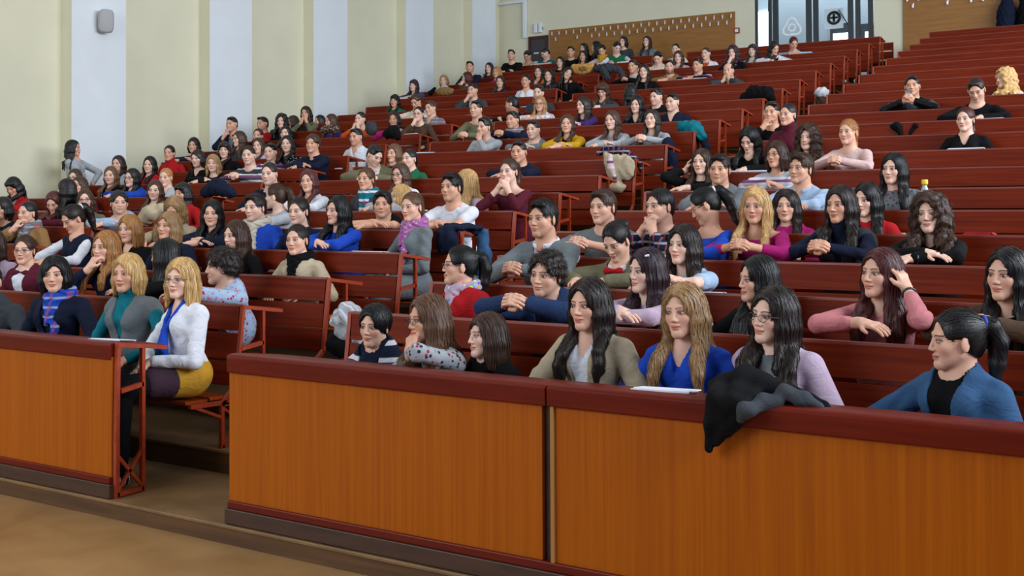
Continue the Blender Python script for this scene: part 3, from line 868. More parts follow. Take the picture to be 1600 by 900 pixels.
def add_strands(Vt, Q, f, toh, H, W, style, seed):
    """fine tapering ribbons combed over the hair volume"""
    rng = np.random.default_rng(seed)
    longy = style in 'LWCFoO'
    n = 4200 if longy else 2200
    q = toh(Vt); idx = rng.integers(0, len(Vt), n * 2)
    up = Vt[idx]; qq = q[idx]
    keep = (qq[:, 2] > (-.30 if longy else -.09))
    idx = idx[keep][:n]; P = Vt[idx].copy(); n = len(P)
    steps = 9 if longy else 6; ds = (.016 if longy else (.0085 if style in 'SQBX' else .014))
    lift = (rng.uniform(.0, 1, n) ** 2 * .0052 + .0004).astype(F32) * (1.0 if style not in 'QC' else 2.2)
    if style in 'SQ': lift *= 1.6
    wid = rng.uniform(.0007, .0018, n).astype(F32)
    Wf = np.asarray(W, F32); pts = []; nrm = []
    tie = H(np.array((0, .12, .05 if style in 'PN' else -.02))).astype(F32)
    ph = rng.uniform(0, 6.28, n).astype(F32)
    def grad(P):
        h = .004; d0 = f(P); G = np.zeros_like(P)
        for a in range(3):
            e = np.zeros(3, F32); e[a] = h; G[:, a] = (f(P + e) - d0) / h
        return d0, G / (np.linalg.norm(G, axis=1, keepdims=True) + 1e-6)
    for s in range(steps + 1):
        d0, G = grad(P)
        # outwards by the lift, with loose tips
        P = P + G * np.clip(lift * (1 + .35 * s / steps) - d0, -.006, .006)[:, None]
        pts.append(P.copy()); nrm.append(G)
        q = toh(P); top = np.clip((q[:, 2] - .03) / .06, 0, 1)[:, None]
        if longy:
            dr = np.zeros_like(P); dr[:, 2] = -1
            side = np.sign(q[:, :1] + 1e-4) * np.array([[1, 0, 0]], F32) * 1.0 + np.array([[0, .25, 0]], F32)
            if style == 'F': side = np.where(q[:, 1:2] < 0, np.array([[0, -1, 0]], F32), side)
            dr = dr + top * 1.4 * (side @ Wf.T)
            if style in 'WC':
                a = .9 if style == 'C' else .35
                dr[:, 0] += a * np.sin(ph + s * 1.3); dr[:, 1] += a * np.cos(ph * 1.7 + s * 1.2)
        elif style in 'PTN': dr = tie - P
        else:
            loc = np.stack([q[:, 0] * 6 + .5 * np.sin(ph), (q[:, 1] - .02) * 4 + (.35 if style == 'S' else 0) + (np.sin(ph * 2) * (.9 if style == 'Q' else .3)), -.75 + top[:, 0] * .6], 1)
            dr = loc.astype(F32) @ Wf.T
        dr = dr - G * np.einsum('ij,ij->i', dr, G)[:, None]
        dr = dr / (np.linalg.norm(dr, axis=1, keepdims=True) + 1e-5)
        P = P + dr * ds
    pts = np.stack(pts, 1); nrm = np.stack(nrm, 1)          # n, steps+1, 3
    tan = np.gradient(pts, axis=1); sd = np.cross(tan, nrm); sd /= (np.linalg.norm(sd, axis=2, keepdims=True) + 1e-6)
    m = steps + 1; prof = np.sqrt(np.clip(1 - (np.arange(m) / (m - 1)) ** 1.6, 0.02, 1)).astype(F32)
    off = sd * (wid[:, None] * prof[None, :])[:, :, None]
    L, Rr = pts - off, pts + off
    V = np.stack([L, Rr], 2).reshape(-1, 3)
    # strands that stray over the face opening are dropped
    base = len(Vt) + (np.arange(n) * m * 2)[:, None] + (np.arange(m - 1) * 2)[None, :]
    qd = np.stack([base, base + 2, base + 3, base + 1], 2).reshape(-1, 4)
    return np.concatenate([Vt, V.astype(F32)]), np.concatenate([Q, qd.astype(np.int32)])
# ---------------------------------------------------------------- the hall
ROWV = [4.0320] + [4.1609 + .8 * k for k in range(1, 22)]
REL = [-0.7462, -0.6125, -0.4903, -0.3525, -0.2031, -0.0517, 0.1145, 0.2933, 0.4789, 0.6676, 0.8567, 1.0454, 1.2354, 1.4319, 1.6374, 1.8436, 2.0497, 2.2547, 2.4570, 2.6573, 2.8638, 3.0817]
DESK = [CAM_Z + h for h in REL]                 # height of every desk edge
DH = .854
PLAT = [h - DH for h in DESK]                   # platform of every row
UL0, UL1 = -13.33, -5.10                        # outer edges of the two left blocks
AW0, AW1 = -9.70, -8.91                         # second aisle
UR0, UR1 = -4.21, 3.2                           # right block
WALLX, BACKY = -14.45, 22.5
m_floor = wood_mat('floor_lino', '8a6438', 'a37e4e', .42, (1.2, 1.2, 1.2), .03)
m_step = wood_mat('step_lino', '6e5230', '8a6a44', .5, (2, 2, 2), .04)
m_riser = wood_mat('riser_wood', '4a2f14', '6a4622', .5, (1, 14, 14), .04)
m_bench = wood_mat('bench_red', '5c1604', '7c2808', .48, (.9, 26, 26), .03, .12)
m_edge = wood_mat('bench_edge', '6e2210', '7e2c16', .42, (1, 20, 20), .03)
m_seat = wood_mat('seat_wood', '7e300e', '9a4214', .32, (.9, 22, 22), .03, .35)
m_frame = wood_mat('frame_orange', '8a2c10', 'a43c18', .45, (12, 12, 12), .05)
m_panel = wood_mat('barrier_veneer', '9c4c00', 'b05c00', .42, (34, 30, .55), .02, .22)
m_trim = wood_mat('barrier_trim', '581204', '6e1c08', .40, (1.2, 24, 24), .02, .2)
m_kick = wood_mat('kick_strip', '321c10', '4a2c1a', .5, (2, 14, 14), .03)
m_yellow = plain_mat('wall_yellow', 'dcdac0', .85)
m_white = plain_mat('pilaster_white', 'dfe7ec', .8)
m_board = wood_mat('hook_board', '8a5a20', 'a06e2e', .5, (1.0, 12, 12), .03)
m_dkframe = plain_mat('door_frame_dark', '16262c', .4)
m_dkred = plain_mat('door_dark_red', '3f1518', .5)

struct(box_obj('floor', (-14.6, -6.0, -.1), (9.0, 24.0, 0.0), m_floor))
def at_plane(px, py, y):
    """world point on the plane y = const that is seen at a pixel of the photograph"""
    M = camo.matrix_world; d = M.to_3x3() @ Vector(((px - 800) / 1734.56, -(py - 290.86) / 1734.56, -1)); t = y / d.y
    return d.x * t, CAM_Z + d.z * t
for k in range(22):
    y0 = ROWV[k] - (.04 if k == 0 else .20); z = PLAT[k]
    x0 = WALLX
    y1 = ROWV[k + 1] - .20 if k < 21 else BACKY
    bm = bmesh.new(); bm_box(bm, (x0, y0, 0 if k == 0 else PLAT[k - 1] - .02), (UR1 + .6, y1 + .02, z - .018))
    struct(link_bm('trim_%d' % (k + 1), bm, m_riser))
    bm = bmesh.new(); bm_box(bm, (x0, y0 - .012, z - .018), (UR1 + .6, y1 - .014, z))
    struct(link_bm('floor_%d' % (k + 1), bm, m_step, None, .004))
landing = PLAT[21] + .2
struct(box_obj('wall_left', (WALLX - .2, -6, 0), (WALLX, BACKY + .2, 9.5), m_yellow))
dx0, dx1 = at_plane(1178, 30, BACKY)[0], at_plane(1366, 30, BACKY)[0]
# back wall with the opening of the glass doors
bm = bmesh.new(); bm_box(bm, (WALLX, BACKY, 0), (dx0, BACKY + .25, 9.5)); bm_box(bm, (dx1, BACKY, 0), (6.0, BACKY + .25, 9.5)); bm_box(bm, (dx0, BACKY, 7.4), (dx1, BACKY + .25, 9.5)); bm_box(bm, (dx0, BACKY, 0), (dx1, BACKY + .25, PLAT[21]))
struct(link_bm('wall_back', bm, m_yellow))
n = 0
for y0 in (7.80, 10.42, 13.10, 15.66, 18.50, 20.99):
    n += 1
    bm = bmesh.new(); bm_box(bm, (WALLX - .01, y0 + .002, 0), (WALLX + .244, y0 + .97, 9.5))
    struct(link_bm('trim_%d' % (30 + n), bm, m_yellow, None, .01))
    struct(box_obj('trim_%d' % (40 + n), (WALLX + .244, y0, 0), (WALLX + .256, y0 + .972, 9.5), m_white))
# ---- glass doors and the bright lobby behind them
lob = plain_mat('lobby_wall', 'b4c4d0', .8); glow = plain_mat('lobby_window', 'e8eefc', .5, 0, 5.0); dark = plain_mat('lobby_dark', '39424c', .6)
zf = PLAT[21]
bm = bmesh.new(); bm_box(bm, (-10.8, BACKY + 4.0, zf), (-4.0, BACKY + 4.2, 8.0)); struct(link_bm('wall_lobby', bm, lob))
struct(box_obj('floor_lobby', (-10.8, BACKY + .25, zf - .1), (-4.0, BACKY + 4.0, zf), m_step))
area('lobby_daylight', (-7.3, BACKY + 3.0, 7.6), (-7.3, BACKY + 3.2, 4), 5, 1.6, 120, (.9, .95, 1))
def pane_box(name, x0, x1, z0, z1, y, mat): return struct(box_obj(name, (x0, y - .02, z0), (x1, y + .02, z1), mat))
wy = BACKY + 3.96
for i, (a, b, c, d) in enumerate(((1181, 1202, 20, 74), (1302, 1327, 53, 68), (1352, 1362, 50, 64))):
    x0, z1 = at_plane(a, c, wy); x1, z0 = at_plane(b, d, wy)
    pane_box('window_%d' % (i + 1), x0, x1, z0, z1, wy, glow)
for i, (a, b, c, d) in enumerate(((1297, 1330, 38, 70), (1341, 1364, 38, 70))):
    x0, z1 = at_plane(a, c, wy); x1, z0 = at_plane(b, d, wy)
    pane_box('trim_%d' % (60 + i), x0, x1, z0, z1, wy + .015, dark)
gm, gnt, gb = new_mat('door_glass', .03); gb.inputs['Transmission Weight'].default_value = 1.0; gb.inputs['IOR'].default_value = 1.02; gb.inputs['Base Color'].default_value = (.86, .92, .95, 1)
def glazed(name, x0, x1, y, zt, fw, loc=None, rot=0):
    root = empty(name, (x0, y, zf)); root['kind'] = 'structure'; root.rotation_euler = (0, 0, rot)
    w_ = x1 - x0; h = zt - zf; bm = bmesh.new()
    bm_box(bm, (0, -.03, 0), (fw, .03, h)); bm_box(bm, (w_ - fw, -.03, 0), (w_, .03, h)); bm_box(bm, (fw, -.03, h - fw), (w_ - fw, .03, h)); bm_box(bm, (fw, -.03, 0), (w_ - fw, .03, .12))
    link_bm('door_frame', bm, m_dkframe, root)
    bm = bmesh.new(); bm_box(bm, (fw, -.006, .12), (w_ - fw, .006, h - fw)); link_bm('door_glass', bm, gm, root)
    return root
X = lambda px: at_plane(px, 30, BACKY + .1)[0]
zt = 6.45
glazed('window_5', X(1179), X(1206), BACKY + .10, 7.4, .07)
d1 = glazed('door_1', X(1208), X(1268), BACKY + .10, zt + .02, .11)
glazed('window_6', X(1271), X(1333), BACKY + .10, 7.4, .10)
glazed('window_7', X(1337), X(1364), BACKY + .10, 7.4, .09)
# emblem sticker on the door glass and the round sign in the lobby
def ring_obj(name, cx, cz, y, r, t, mat, parent=None, n=28, tri=False):
    bm = bmesh.new(); vs = []
    for i in range(n):
        a = 2 * math.pi * i / n; rr = r * (1 + (.18 * math.cos(3 * (a - math.pi / 2)) if tri else 0))
        vs.append([bm.verts.new((cx + (rr + s * t) * math.cos(a), y + dy, cz + (rr + s * t) * math.sin(a))) for s, dy in ((-1, -.003), (1, -.003), (1, .003), (-1, .003))])
    for i in range(n):
        a, b = vs[i], vs[(i + 1) % n]
        for j in range(4): bm.faces.new((a[j], a[(j + 1) % 4], b[(j + 1) % 4], b[j]))
    bmesh.ops.recalc_face_normals(bm, faces=bm.faces)
    return link_bm(name, bm, mat, parent)
m_sticker = plain_mat('sticker_white', 'f0f4f6', .6)
wd = X(1268) - X(1208)
_, ez = at_plane(1239, 43, BACKY + .1)
ring_obj('door_emblem', wd * .5, ez - zf, -.012, .17, .022, m_sticker, d1, tri=True); ring_obj('door_emblem', wd * .5, ez - zf, -.012, .07, .016, m_sticker, d1)
sx, sz = at_plane(1303, 28, BACKY + .16)
hs = empty('logo_sticker', (sx, BACKY + .16, sz)); hs['kind'] = 'structure'
ring_obj('ring', 0, 0, .0, .115, .028, plain_mat('sign_black', '15181c', .5), hs); 
bm = bmesh.new(); bm_box(bm, (-.025, -.008, -.08), (.025, .0, .08)); bm_box(bm, (-.08, -.008, -.015), (.08, .0, .025)); link_bm('symbol', bm, MATS['sign_black'], hs)
bm = bmesh.new(); bm_box(bm, (-.19, .004, -.22), (.19, .010, .20)); link_bm('backing', bm, m_sticker, hs)
bm = bmesh.new(); bm_bar(bm, (.10, .0, .16), (.34, 0, -.26), .012, .07); link_bm('stay', bm, MATS['sign_black'], hs)
# ---- hook boards
def coat_rack(name, a, b, label, pts):
    x0 = at_plane(a, 40, BACKY - .04)[0]; x1 = b if b > -4.9 else at_plane(b, 25, BACKY - .04)[0]
    return x0, x1
def hooks(root, x0, x1, zt, nU):
    k = 0; step = (x1 - x0 - .16) / (nU - 1)
    bmh = None
    for i in range(nU * 2 - 1):
        if i in (3, 5, 9): continue
        x = .08 + i * step / 2; z = zt - (.10 if i % 2 == 0 else .235)
        bm = bmesh.new(); bm_box(bm, (x - .016, -.012, z - .035), (x + .016, 0, z + .035)); bm_bar(bm, (x, -.01, z - .02), (x + .02, -.055, z - .035), .014, .014); bm_bar(bm, (x + .02, -.055, z - .035), (x + .03, -.065, z + .045), .016, .014)
        link_bm('hook', bm, m_hook, root)
m_hook = plain_mat('hook_metal', 'dfe3ea', .25, .3)
x0, ztl = at_plane(858, 45, BACKY - .03); x1, ztr = at_plane(1148, 20, BACKY - .03); zt = (ztl + ztr) / 2
rack = empty('coat_rack', (x0, BACKY - .03, 0), 'long brown wooden board with two rows of white coat hooks on back wall', 'coat rack')
bm = bmesh.new(); bm_box(bm, (0, 0, 4.2), (x1 - x0, .027, zt)); link_bm('board', bm, m_board, rack, .004)
hooks(rack, 0, x1 - x0, zt, 24)
x0, _ = at_plane(1411, 30, BACKY - .03)
rack = empty('coat_rack', (x0, BACKY - .03, 0), 'brown wooden hook board right of the glass doors, with dark coats on it', 'coat rack')
bm = bmesh.new(); bm_box(bm, (0, 0, 3.8), (4.2, .027, zt)); link_bm('board', bm, m_board, rack, .004)
hooks(rack, 0, 4.2, zt - .02, 20)
# ---- small wall things
x0, z0 = at_plane(827, 118, BACKY); x1, z1 = at_plane(857, 55, BACKY)
dr = empty('door_2', (x0, BACKY - .04, z0)); dr['kind'] = 'structure'
bm = bmesh.new(); W_, H_ = x1 - x0, z1 - z0; bm_box(bm, (0, 0, 0), (.07, .06, H_)); bm_box(bm, (W_ - .07, 0, 0), (W_, .06, H_)); bm_box(bm, (.07, 0, H_ - .07), (W_ - .07, .06, H_)); link_bm('door_frame', bm, m_dkred, dr)
bm = bmesh.new(); bm_box(bm, (.07, .015, 0), (W_ - .07, .05, H_ - .07)); link_bm('door_leaf', bm, plain_mat('door_grey', '3a3436', .45), dr)
bm = bmesh.new(); bm_box(bm, (.16, -.01, H_ - .42), (.28, .02, H_ - .39)); bm_box(bm, (.16, -.01, H_ - .64), (.26, .02, H_ - .60)); link_bm('door_handle', bm, m_hook, dr)
lx, lz = at_plane(842, 45, BACKY)
el = empty('emergency_light', (lx, BACKY, lz), 'small white wall lamp unit above the dark red door', 'wall lamp')
bm = bmesh.new(); bm_box(bm, (-.10, -.07, -.10), (-.01, 0, .13)); bm_box(bm, (.02, -.07, -.10), (.10, 0, .13)); link_bm('lamp_body', bm, m_white, el, .012)
bm = bmesh.new(); bm_box(bm, (-.12, -.03, -.03), (.12, 0, .03)); link_bm('bracket', bm, plain_mat('grey_plastic', '8b8f92', .5), el)
fx, fz = at_plane(1152, 48, BACKY)
fa = empty('fire_call_point', (fx, BACKY, fz), 'small square red fire alarm call point on back wall', 'fire alarm')
bm = bmesh.new(); bm_box(bm, (-.06, -.04, -.06), (.06, 0, .06)); link_bm('housing', bm, plain_mat('alarm_red', '8c2a2c', .4), fa, .008)
bm = bmesh.new(); bm_box(bm, (-.035, -.045, -.035), (.035, -.038, .035)); link_bm('glass_plate', bm, m_white, fa)
p0 = at_plane(786, 5, BACKY); p1 = at_plane(821, 2, BACKY); p2 = at_plane(822, 60, BACKY)
bm = bmesh.new(); bm_bar(bm, (WALLX, BACKY - .04, p1[1]), (p1[0] + .03, BACKY - .04, p1[1]), .05, .07); bm_bar(bm, (p1[0], BACKY - .04, p1[1]), (p1[0], BACKY - .04, p2[1]), .09, .06)
tag(link_bm('cable_duct', bm, m_white, None, .01), 'white cable duct bending down the back wall near the left corner', 'cable duct')
# loudspeaker on the first pilaster
sy = 10.9; Mw = camo.matrix_world; dd = Mw.to_3x3() @ Vector(((165 - 800) / 1734.56, -(33 - 290.86) / 1734.56, -1)); t_ = (WALLX + .36) / dd.x
sp_ = Vector((WALLX + .36, dd.y * t_, CAM_Z + dd.z * t_))
ls = empty('loudspeaker', sp_, 'small rounded off-white loudspeaker mounted high on the white pilaster', 'loudspeaker')
f = union([ell((0, 0, 0), (.07, .10, .17), 0)]); 
bm = bmesh.new()
def rr_ring(x, sy_, sz_, n=24, e=4.0):
    out = []
    for i in range(n):
        a = 2 * math.pi * i / n; c, s = math.cos(a), math.sin(a)
        out.append(bm.verts.new((x, sy_ * math.copysign(abs(c) ** (2 / e), c), sz_ * math.copysign(abs(s) ** (2 / e), s))))
    return out
rings = [rr_ring(-.07, .065, .12), rr_ring(-.03, .105, .165), rr_ring(.04, .115, .178), rr_ring(.075, .105, .168), rr_ring(.082, .085, .150)]
for a_, b_ in zip(rings[:-1], rings[1:]):
    for i in range(24): bm.faces.new((a_[i], a_[(i + 1) % 24], b_[(i + 1) % 24], b_[i]))
bm.faces.new(rings[0][::-1]); bm.faces.new(rings[-1]); bmesh.ops.recalc_face_normals(bm, faces=bm.faces)
spk = link_bm('cabinet', bm, plain_mat('speaker_grey', 'a4a5a6', .6), ls, 0, True); spk.rotation_euler = (0, .12, -.45)
bm = bmesh.new(); bm_bar(bm, (-.105, 0, 0), (-.04, 0, 0), .04, .04); bm_box(bm, (-.106, -.05, -.07), (-.094, .05, .07)); link_bm('bracket', bm, MATS['grey_plastic'], ls)

# ---------------------------------------------------------------- benches
def frame_parts(bm, x, k, end):
    """side frame of the desk of row k at x: posts, arm bar, brace, seat bracket (y from the row's edge, z from its desk edge)"""
    y, z, p = ROWV[k], DESK[k], PLAT[k]; w = .026
    low = p if k else PLAT[0]
    fb = -.15 if k else 0.0
    if k:
        zs = PLAT[k - 1] + .41; bm_bar(bm, (x, y - .17, low), (x, y - .17, zs), w, .024); bm_bar(bm, (x, y - .17, zs - .01), (x, y - .058, z - .49), w, .024); bm_bar(bm, (x, y - .17, zs - .015), (x, y + .175, zs - .015), w, .02)
        bm_bar(bm, (x, y - .17, low + .03), (x, y + .175, zs - .03), w * .6, .016); bm_bar(bm, (x, y - .17, zs - .03), (x, y + .175, low + .03), w * .6, .016); bm_bar(bm, (x, y - .17, low + .012), (x, y + .175, low + .012), w, .02)
    else: bm_bar(bm, (x, y, low), (x, y, z - .50), w, .024)
    bm_bar(bm, (x, y + (-.058 if k else 0), z - .50), (x, y + .008, z - .01), w, .022)
    bm_bar(bm, (x, y + .175, low), (x, y + .175, z - .035), w, .022)
    bm_bar(bm, (x, y, z - .012), (x, y + .34, z - .062), w * 1.3, .022)
    bm_bar(bm, (x, y - (.02 if k else -.024), z - .27), (x, y + .175, z - .25), w, .025)
    if not k:
        bm_bar(bm, (x, y, low + .02), (x, y + .175, low + .02), w, .025)
        bm_bar(bm, (x, y, low + .03), (x, y + .175, low + .24), w * .6, .018); bm_bar(bm, (x, y, low + .24), (x, y + .175, low + .03), w * .6, .018)
    if k:
        sz = PLAT[k - 1] + .44
        bm_bar(bm, (x, y - .42, sz - .02), (x, y - .08, sz - .035), w, .025); bm_bar(bm, (x, y - .38, sz - .03), (x, y - .17, sz - .12), w * .7, .018)
ORD = ['', 'first', 'second', 'third', 'fourth', 'fifth', 'sixth', 'seventh', 'eighth', 'ninth', 'tenth', 'eleventh', 'twelfth', 'thirteenth', 'fourteenth', 'fifteenth', 'sixteenth', 'seventeenth', 'eighteenth', 'nineteenth', 'twentieth', 'topmost']
def bench(k, x0, x1, side):
    y, z = ROWV[k], DESK[k]
    fr = 'front barrier'
    root = empty('lecture_bench', (0, 0, 0), 'dark red wooden desk bench, %s block, %s row up from front barrier' % (side, ORD[k]), 'bench', 'benches of the %s block' % side)
    bm = bmesh.new(); bm_prism(bm, x0, x1, [(y + .004, z), (y + .34, z - .045), (y + .34, z - .068), (y + .004, z - .026)]); link_bm('desk_top', bm, m_bench, root, .003)
    bm = bmesh.new(); bm_prism(bm, x0, x1, [(y - .006, z + .002), (y + .012, z + .003), (y + .010, z - .010), (y - .008, z - .010)]); link_bm('edge_strip', bm, m_edge, root)
    sx0, sx1 = x0 + .012, x1 - .012
    def slat(nm, t, b):
        o0 = -.055 * t / .5; o1 = -.055 * b / .5
        bm = bmesh.new(); bm_prism(bm, sx0, sx1, [(y + o0 - .008, z - t), (y + o0 + .014, z - t), (y + o1 + .014, z - b), (y + o1 - .008, z - b)]); link_bm(nm, bm, m_bench, root, .003)
    slat('back_slat', .010, .158); slat('back_slat', .176, .335); slat('back_slat', .350, .495)
    sz = PLAT[k - 1] + .45
    for a, b in ((-.43, -.26), (-.245, -.08)):
        bm = bmesh.new(); bm_prism(bm, sx0, sx1, [(y + a, sz), (y + b, sz - .008), (y + b, sz - .030), (y + a, sz - .022)]); link_bm('seat_slat', bm, m_seat, root, .004)
    m = max(2, round((x1 - x0) / 2.05) + 1)
    for i in range(m):
        x = x0 - .01 + (x1 - x0 + .02) * i / (m - 1)
        bm = bmesh.new(); frame_parts(bm, x, k, True); bmesh.ops.recalc_face_normals(bm, faces=bm.faces); link_bm('side_frame', bm, m_frame, root)
for k in range(1, 22):
    bench(k, UL0, AW0, 'far left'); bench(k, AW1, UL1, 'middle'); bench(k, UR0, UR1, 'right')
# low backrest behind the topmost row
for side, a, b in (('far left', UL0, AW0), ('middle', AW1, at_plane(1396, 90, ROWV[21] + .8)[0])):
    root = empty('back_bench', (0, 0, 0), 'low slatted backrest behind the topmost row of the %s block' % side, 'bench')
    y = ROWV[21] + .80; p = PLAT[21]
    for t, h in ((.84, .15), (.67, .15), (.50, .15)):
        bm = bmesh.new(); bm_prism(bm, a, b, [(y, p + t), (y + .022, p + t), (y + .010, p + t - h), (y - .012, p + t - h)]); link_bm('back_slat', bm, m_bench, root, .003)
    for e, f_ in ((-.43, -.26), (-.245, -.08)):
        bm = bmesh.new(); bm_prism(bm, a, b, [(y + e, p + .45), (y + f_, p + .442), (y + f_, p + .42), (y + e, p + .428)]); link_bm('seat_slat', bm, m_seat, root, .004)
    for x in (a + .02, (a + b) / 2, b - .02):
        bm = bmesh.new(); bm_bar(bm, (x, y + .03, p), (x, y + .03, p + .84), .03, .03); bm_bar(bm, (x, y + .03, p + .42), (x, y - .40, p + .42), .03, .02); bm_bar(bm, (x, y - .17, p), (x, y - .17, p + .41), .03, .024); link_bm('side_frame', bm, m_frame, root)
# ---- front barriers
def barrier(name, x0, x1, label, end_frame, splits):
    y, z, p = ROWV[0], DESK[0], PLAT[0]
    root = empty(name, (0, 0, 0), label, 'barrier', None)
    xs = [x0] + splits + [x1]
    for i in range(len(xs) - 1):
        a, b = xs[i] + (.032 if i else 0), xs[i + 1] - (.030 if i < len(xs) - 2 else 0)
        bm = bmesh.new(); bm_box(bm, (a, y - .018, p + .115), (b, y + .006, z - .080)); link_bm('panel', bm, m_panel, root, .002)
        if i:
            bm = bmesh.new(); bm_box(bm, (a - .016, y - .030, p + .10), (a, y + .0, z - .088)); link_bm('edge_batten', bm, plain_mat('pale_batten', 'a5763a', .5), root)
    bm = bmesh.new(); bm_box(bm, (x0, y + .006, p + .08), (x1, y + .024, z - .02)); link_bm('backing_board', bm, m_kick, root)
    for i in range(len(xs) - 1):
        bm = bmesh.new(); bm_prism(bm, xs[i] + (.002 if i else 0), xs[i + 1] - .002, [(y - .036, z - .092), (y - .040, z - .012), (y - .028, z), (y + .02, z + .001), (y + .35, z - .045), (y + .35, z - .068), (y + .024, z - .028), (y + .024, z - .092)]); link_bm('top_rail', bm, m_trim, root, .006)
    bm = bmesh.new(); bm_box(bm, (x0, y - .034, p + .080), (x1, y + .01, p + .118)); link_bm('bottom_rail', bm, m_trim, root, .005)
    bm = bmesh.new(); bm_box(bm, (x0 - .012, y - .042, p + .004), (x1 + .012, y + .02, p + .080)); link_bm('kick_strip', bm, m_kick, root, .004)
    for x in end_frame:
        bm = bmesh.new(); frame_parts(bm, x, 0, True); bmesh.ops.recalc_face_normals(bm, faces=bm.faces); link_bm('side_frame', bm, m_frame, root)
barrier('front_barrier', AW1, UL1 - .02, 'orange-brown veneered front barrier left of the aisle with dark red rail', [UL1, -6.9, AW1 + .02], [])
barrier('front_barrier', UR0, UR1, 'orange-brown veneered front barrier right of the aisle with dark red rail', [UR0 + .03, -2.3, -.3, 1.6, UR1], [-2.343])
# ---------------------------------------------------------------- coats, bags and papers
def A(px, py, y): x, z = at_plane(px, py, y); return np.array([x, y, z])
def heap(name, label, cat, parts, vox, wr=.006, group=None):
    """a soft thing: every part is a list of capsules (p, q, r1, r2) or ellipsoids, folded by a ripple"""
    allp = np.array([g[2] for _, pr, _, _ in parts for g in pr]); o0 = allp.mean(0)
    root = empty(name, o0, label, cat, group)
    for nm, pr, col, pat in parts:
        uf = union(pr)
        def f(P):
            return uf(P) - wr * (np.sin(70 * P[:, 0] + 2.5 * np.sin(25 * P[:, 2])) * .7 + np.sin(38 * P[:, 2] + 60 * P[:, 1]) * .5)
        c = np.array([g[2] for g in pr]); R = max(g[3] for g in pr) + .05
        lo, hi = c.min(0) - R, c.max(0) + R
        ax = [axis_grid(lo[d], hi[d], [], vox, vox) for d in range(3)]
        Vt, Q = polygonise(f, None, ax, pad=.02, newton=False)
        if not len(Vt): continue
        Vt = Vt - o0.astype(F32)
        me = mesh_from(nm, Vt, Q, Vt); me.materials.append(cloth_mat(col, pat)); o = bpy.data.objects.new(nm, me); COL.objects.link(o); o.parent = root
    return root
def chain(pts, k=.02): return [cone(p[0], q[0], p[1], q[1], k) for p, q in zip(pts[:-1], pts[1:])]
y0 = ROWV[0]
fr = y0 - .075
heap('coat', 'black winter coat with grey lining draped over the front barrier', 'coat', [
    ('shell', chain([(A(1128, 604, y0 + .10), .050), (A(1165, 602, y0 + .10), .075), (A(1215, 618, y0 + .10), .060), (A(1262, 632, y0 + .10), .045), (A(1283, 638, y0 + .10), .030)])
     + chain([(A(1132, 606, y0 + .06), .050), (A(1120, 622, fr), .040), (A(1114, 660, fr), .034), (A(1108, 700, fr), .014)])
     + chain([(A(1160, 606, y0 + .05), .050), (A(1142, 630, fr), .042), (A(1132, 660, fr), .038), (A(1120, 692, fr), .018)])
     + chain([(A(1180, 612, y0 + .05), .045), (A(1165, 636, fr), .034), (A(1150, 658, fr), .028), (A(1140, 676, fr), .016)]), 'black', 'kn'),
    ('lining', chain([(A(1158, 656, fr - .035), .016), (A(1166, 642, fr - .030), .030), (A(1190, 630, y0 - .03), .030), (A(1215, 628, y0 - .01), .026)]) + chain([(A(1222, 612, y0 + .02), .030), (A(1255, 622, y0 + .02), .028), (A(1280, 636, y0 + .04), .018)]), 'dgrey', 'pl')], .0055, .005)
y4 = ROWV[4]
heap('denim_jacket', 'dark blue denim jacket hung over the desk corner beside the white T-shirt man', 'jacket', [
    ('jacket_body', chain([(A(692, 362, y4 - .04), .045), (A(692, 378, y4 - .05), .05), (A(690, 392, y4 - .05), .035)]) + chain([(A(706, 358, y4 + .02), .045), (A(706, 374, y4 - .05), .045), (A(702, 388, y4 - .05), .030)])
     + chain([(A(700, 356, y4 + .06), .04), (A(730, 357, y4 + .12), .035), (A(752, 364, y4 + .2), .03)]) + [ell(A(699, 374, y4 - .05), (.10, .04, .10), .03), ell(A(728, 356, y4 + .12), (.13, .16, .03), .03)], 'navy', 'pl'),
    ('sleeve', chain([(A(754, 366, y4 + .2), .045), (A(757, 400, y4 + .2), .05), (A(752, 440, y4 + .18), .045), (A(752, 468, y4 + .16), .03)]) + [ell(A(755, 410, y4 + .2), (.07, .05, .16), .03)], 'denim', 'pl')], .008)
y8 = ROWV[8]
heap('coat', 'beige and rose coat hanging over the upper desk edge in mid-hall', 'coat', [
    ('shell', chain([(A(948, 242, y8 + .02), .04), (A(952, 256, y8 - .05), .05), (A(962, 276, y8 - .05), .03), (A(966, 294, y8 - .06), .055)]) + [ell(A(962, 262, y8 - .06), (.11, .045, .15), .03), ell(A(980, 262, y8 - .05), (.09, .045, .13), .03), ell(A(965, 292, y8 - .06), (.10, .05, .05), .02)] + chain([(A(976, 246, y8), .04), (A(980, 258, y8 - .05), .05), (A(976, 274, y8 - .05), .045)]), 'beige', 'pl'),
    ('rose_flap', chain([(A(953, 245, y8 - .08), .035), (A(955, 262, y8 - .105), .04), (A(960, 278, y8 - .10), .025)]), 'lpink', 'st')], .011)
heap('scarf', 'navy speckled scarf laid over the hanging beige coat', 'scarf', [
    ('scarf_cloth', chain([(A(935, 240, y8 + .03), .03), (A(950, 233, y8 + .05), .045), (A(975, 238, y8 + .03), .04), (A(996, 250, y8 + .08), .03), (A(1003, 266, y8 + .2), .025)]), 'navy', 'pd')], .011)
yA = ROWV[10]
heap('jacket', 'turquoise jacket heaped on the desk end near the middle aisle', 'jacket', [
    ('jacket_body', chain([(A(1066, 198, yA + .1), .07), (A(1084, 202, yA + .1), .10), (A(1096, 212, yA + .1), .06)]), 'teal', 'pl')], .014, .010)
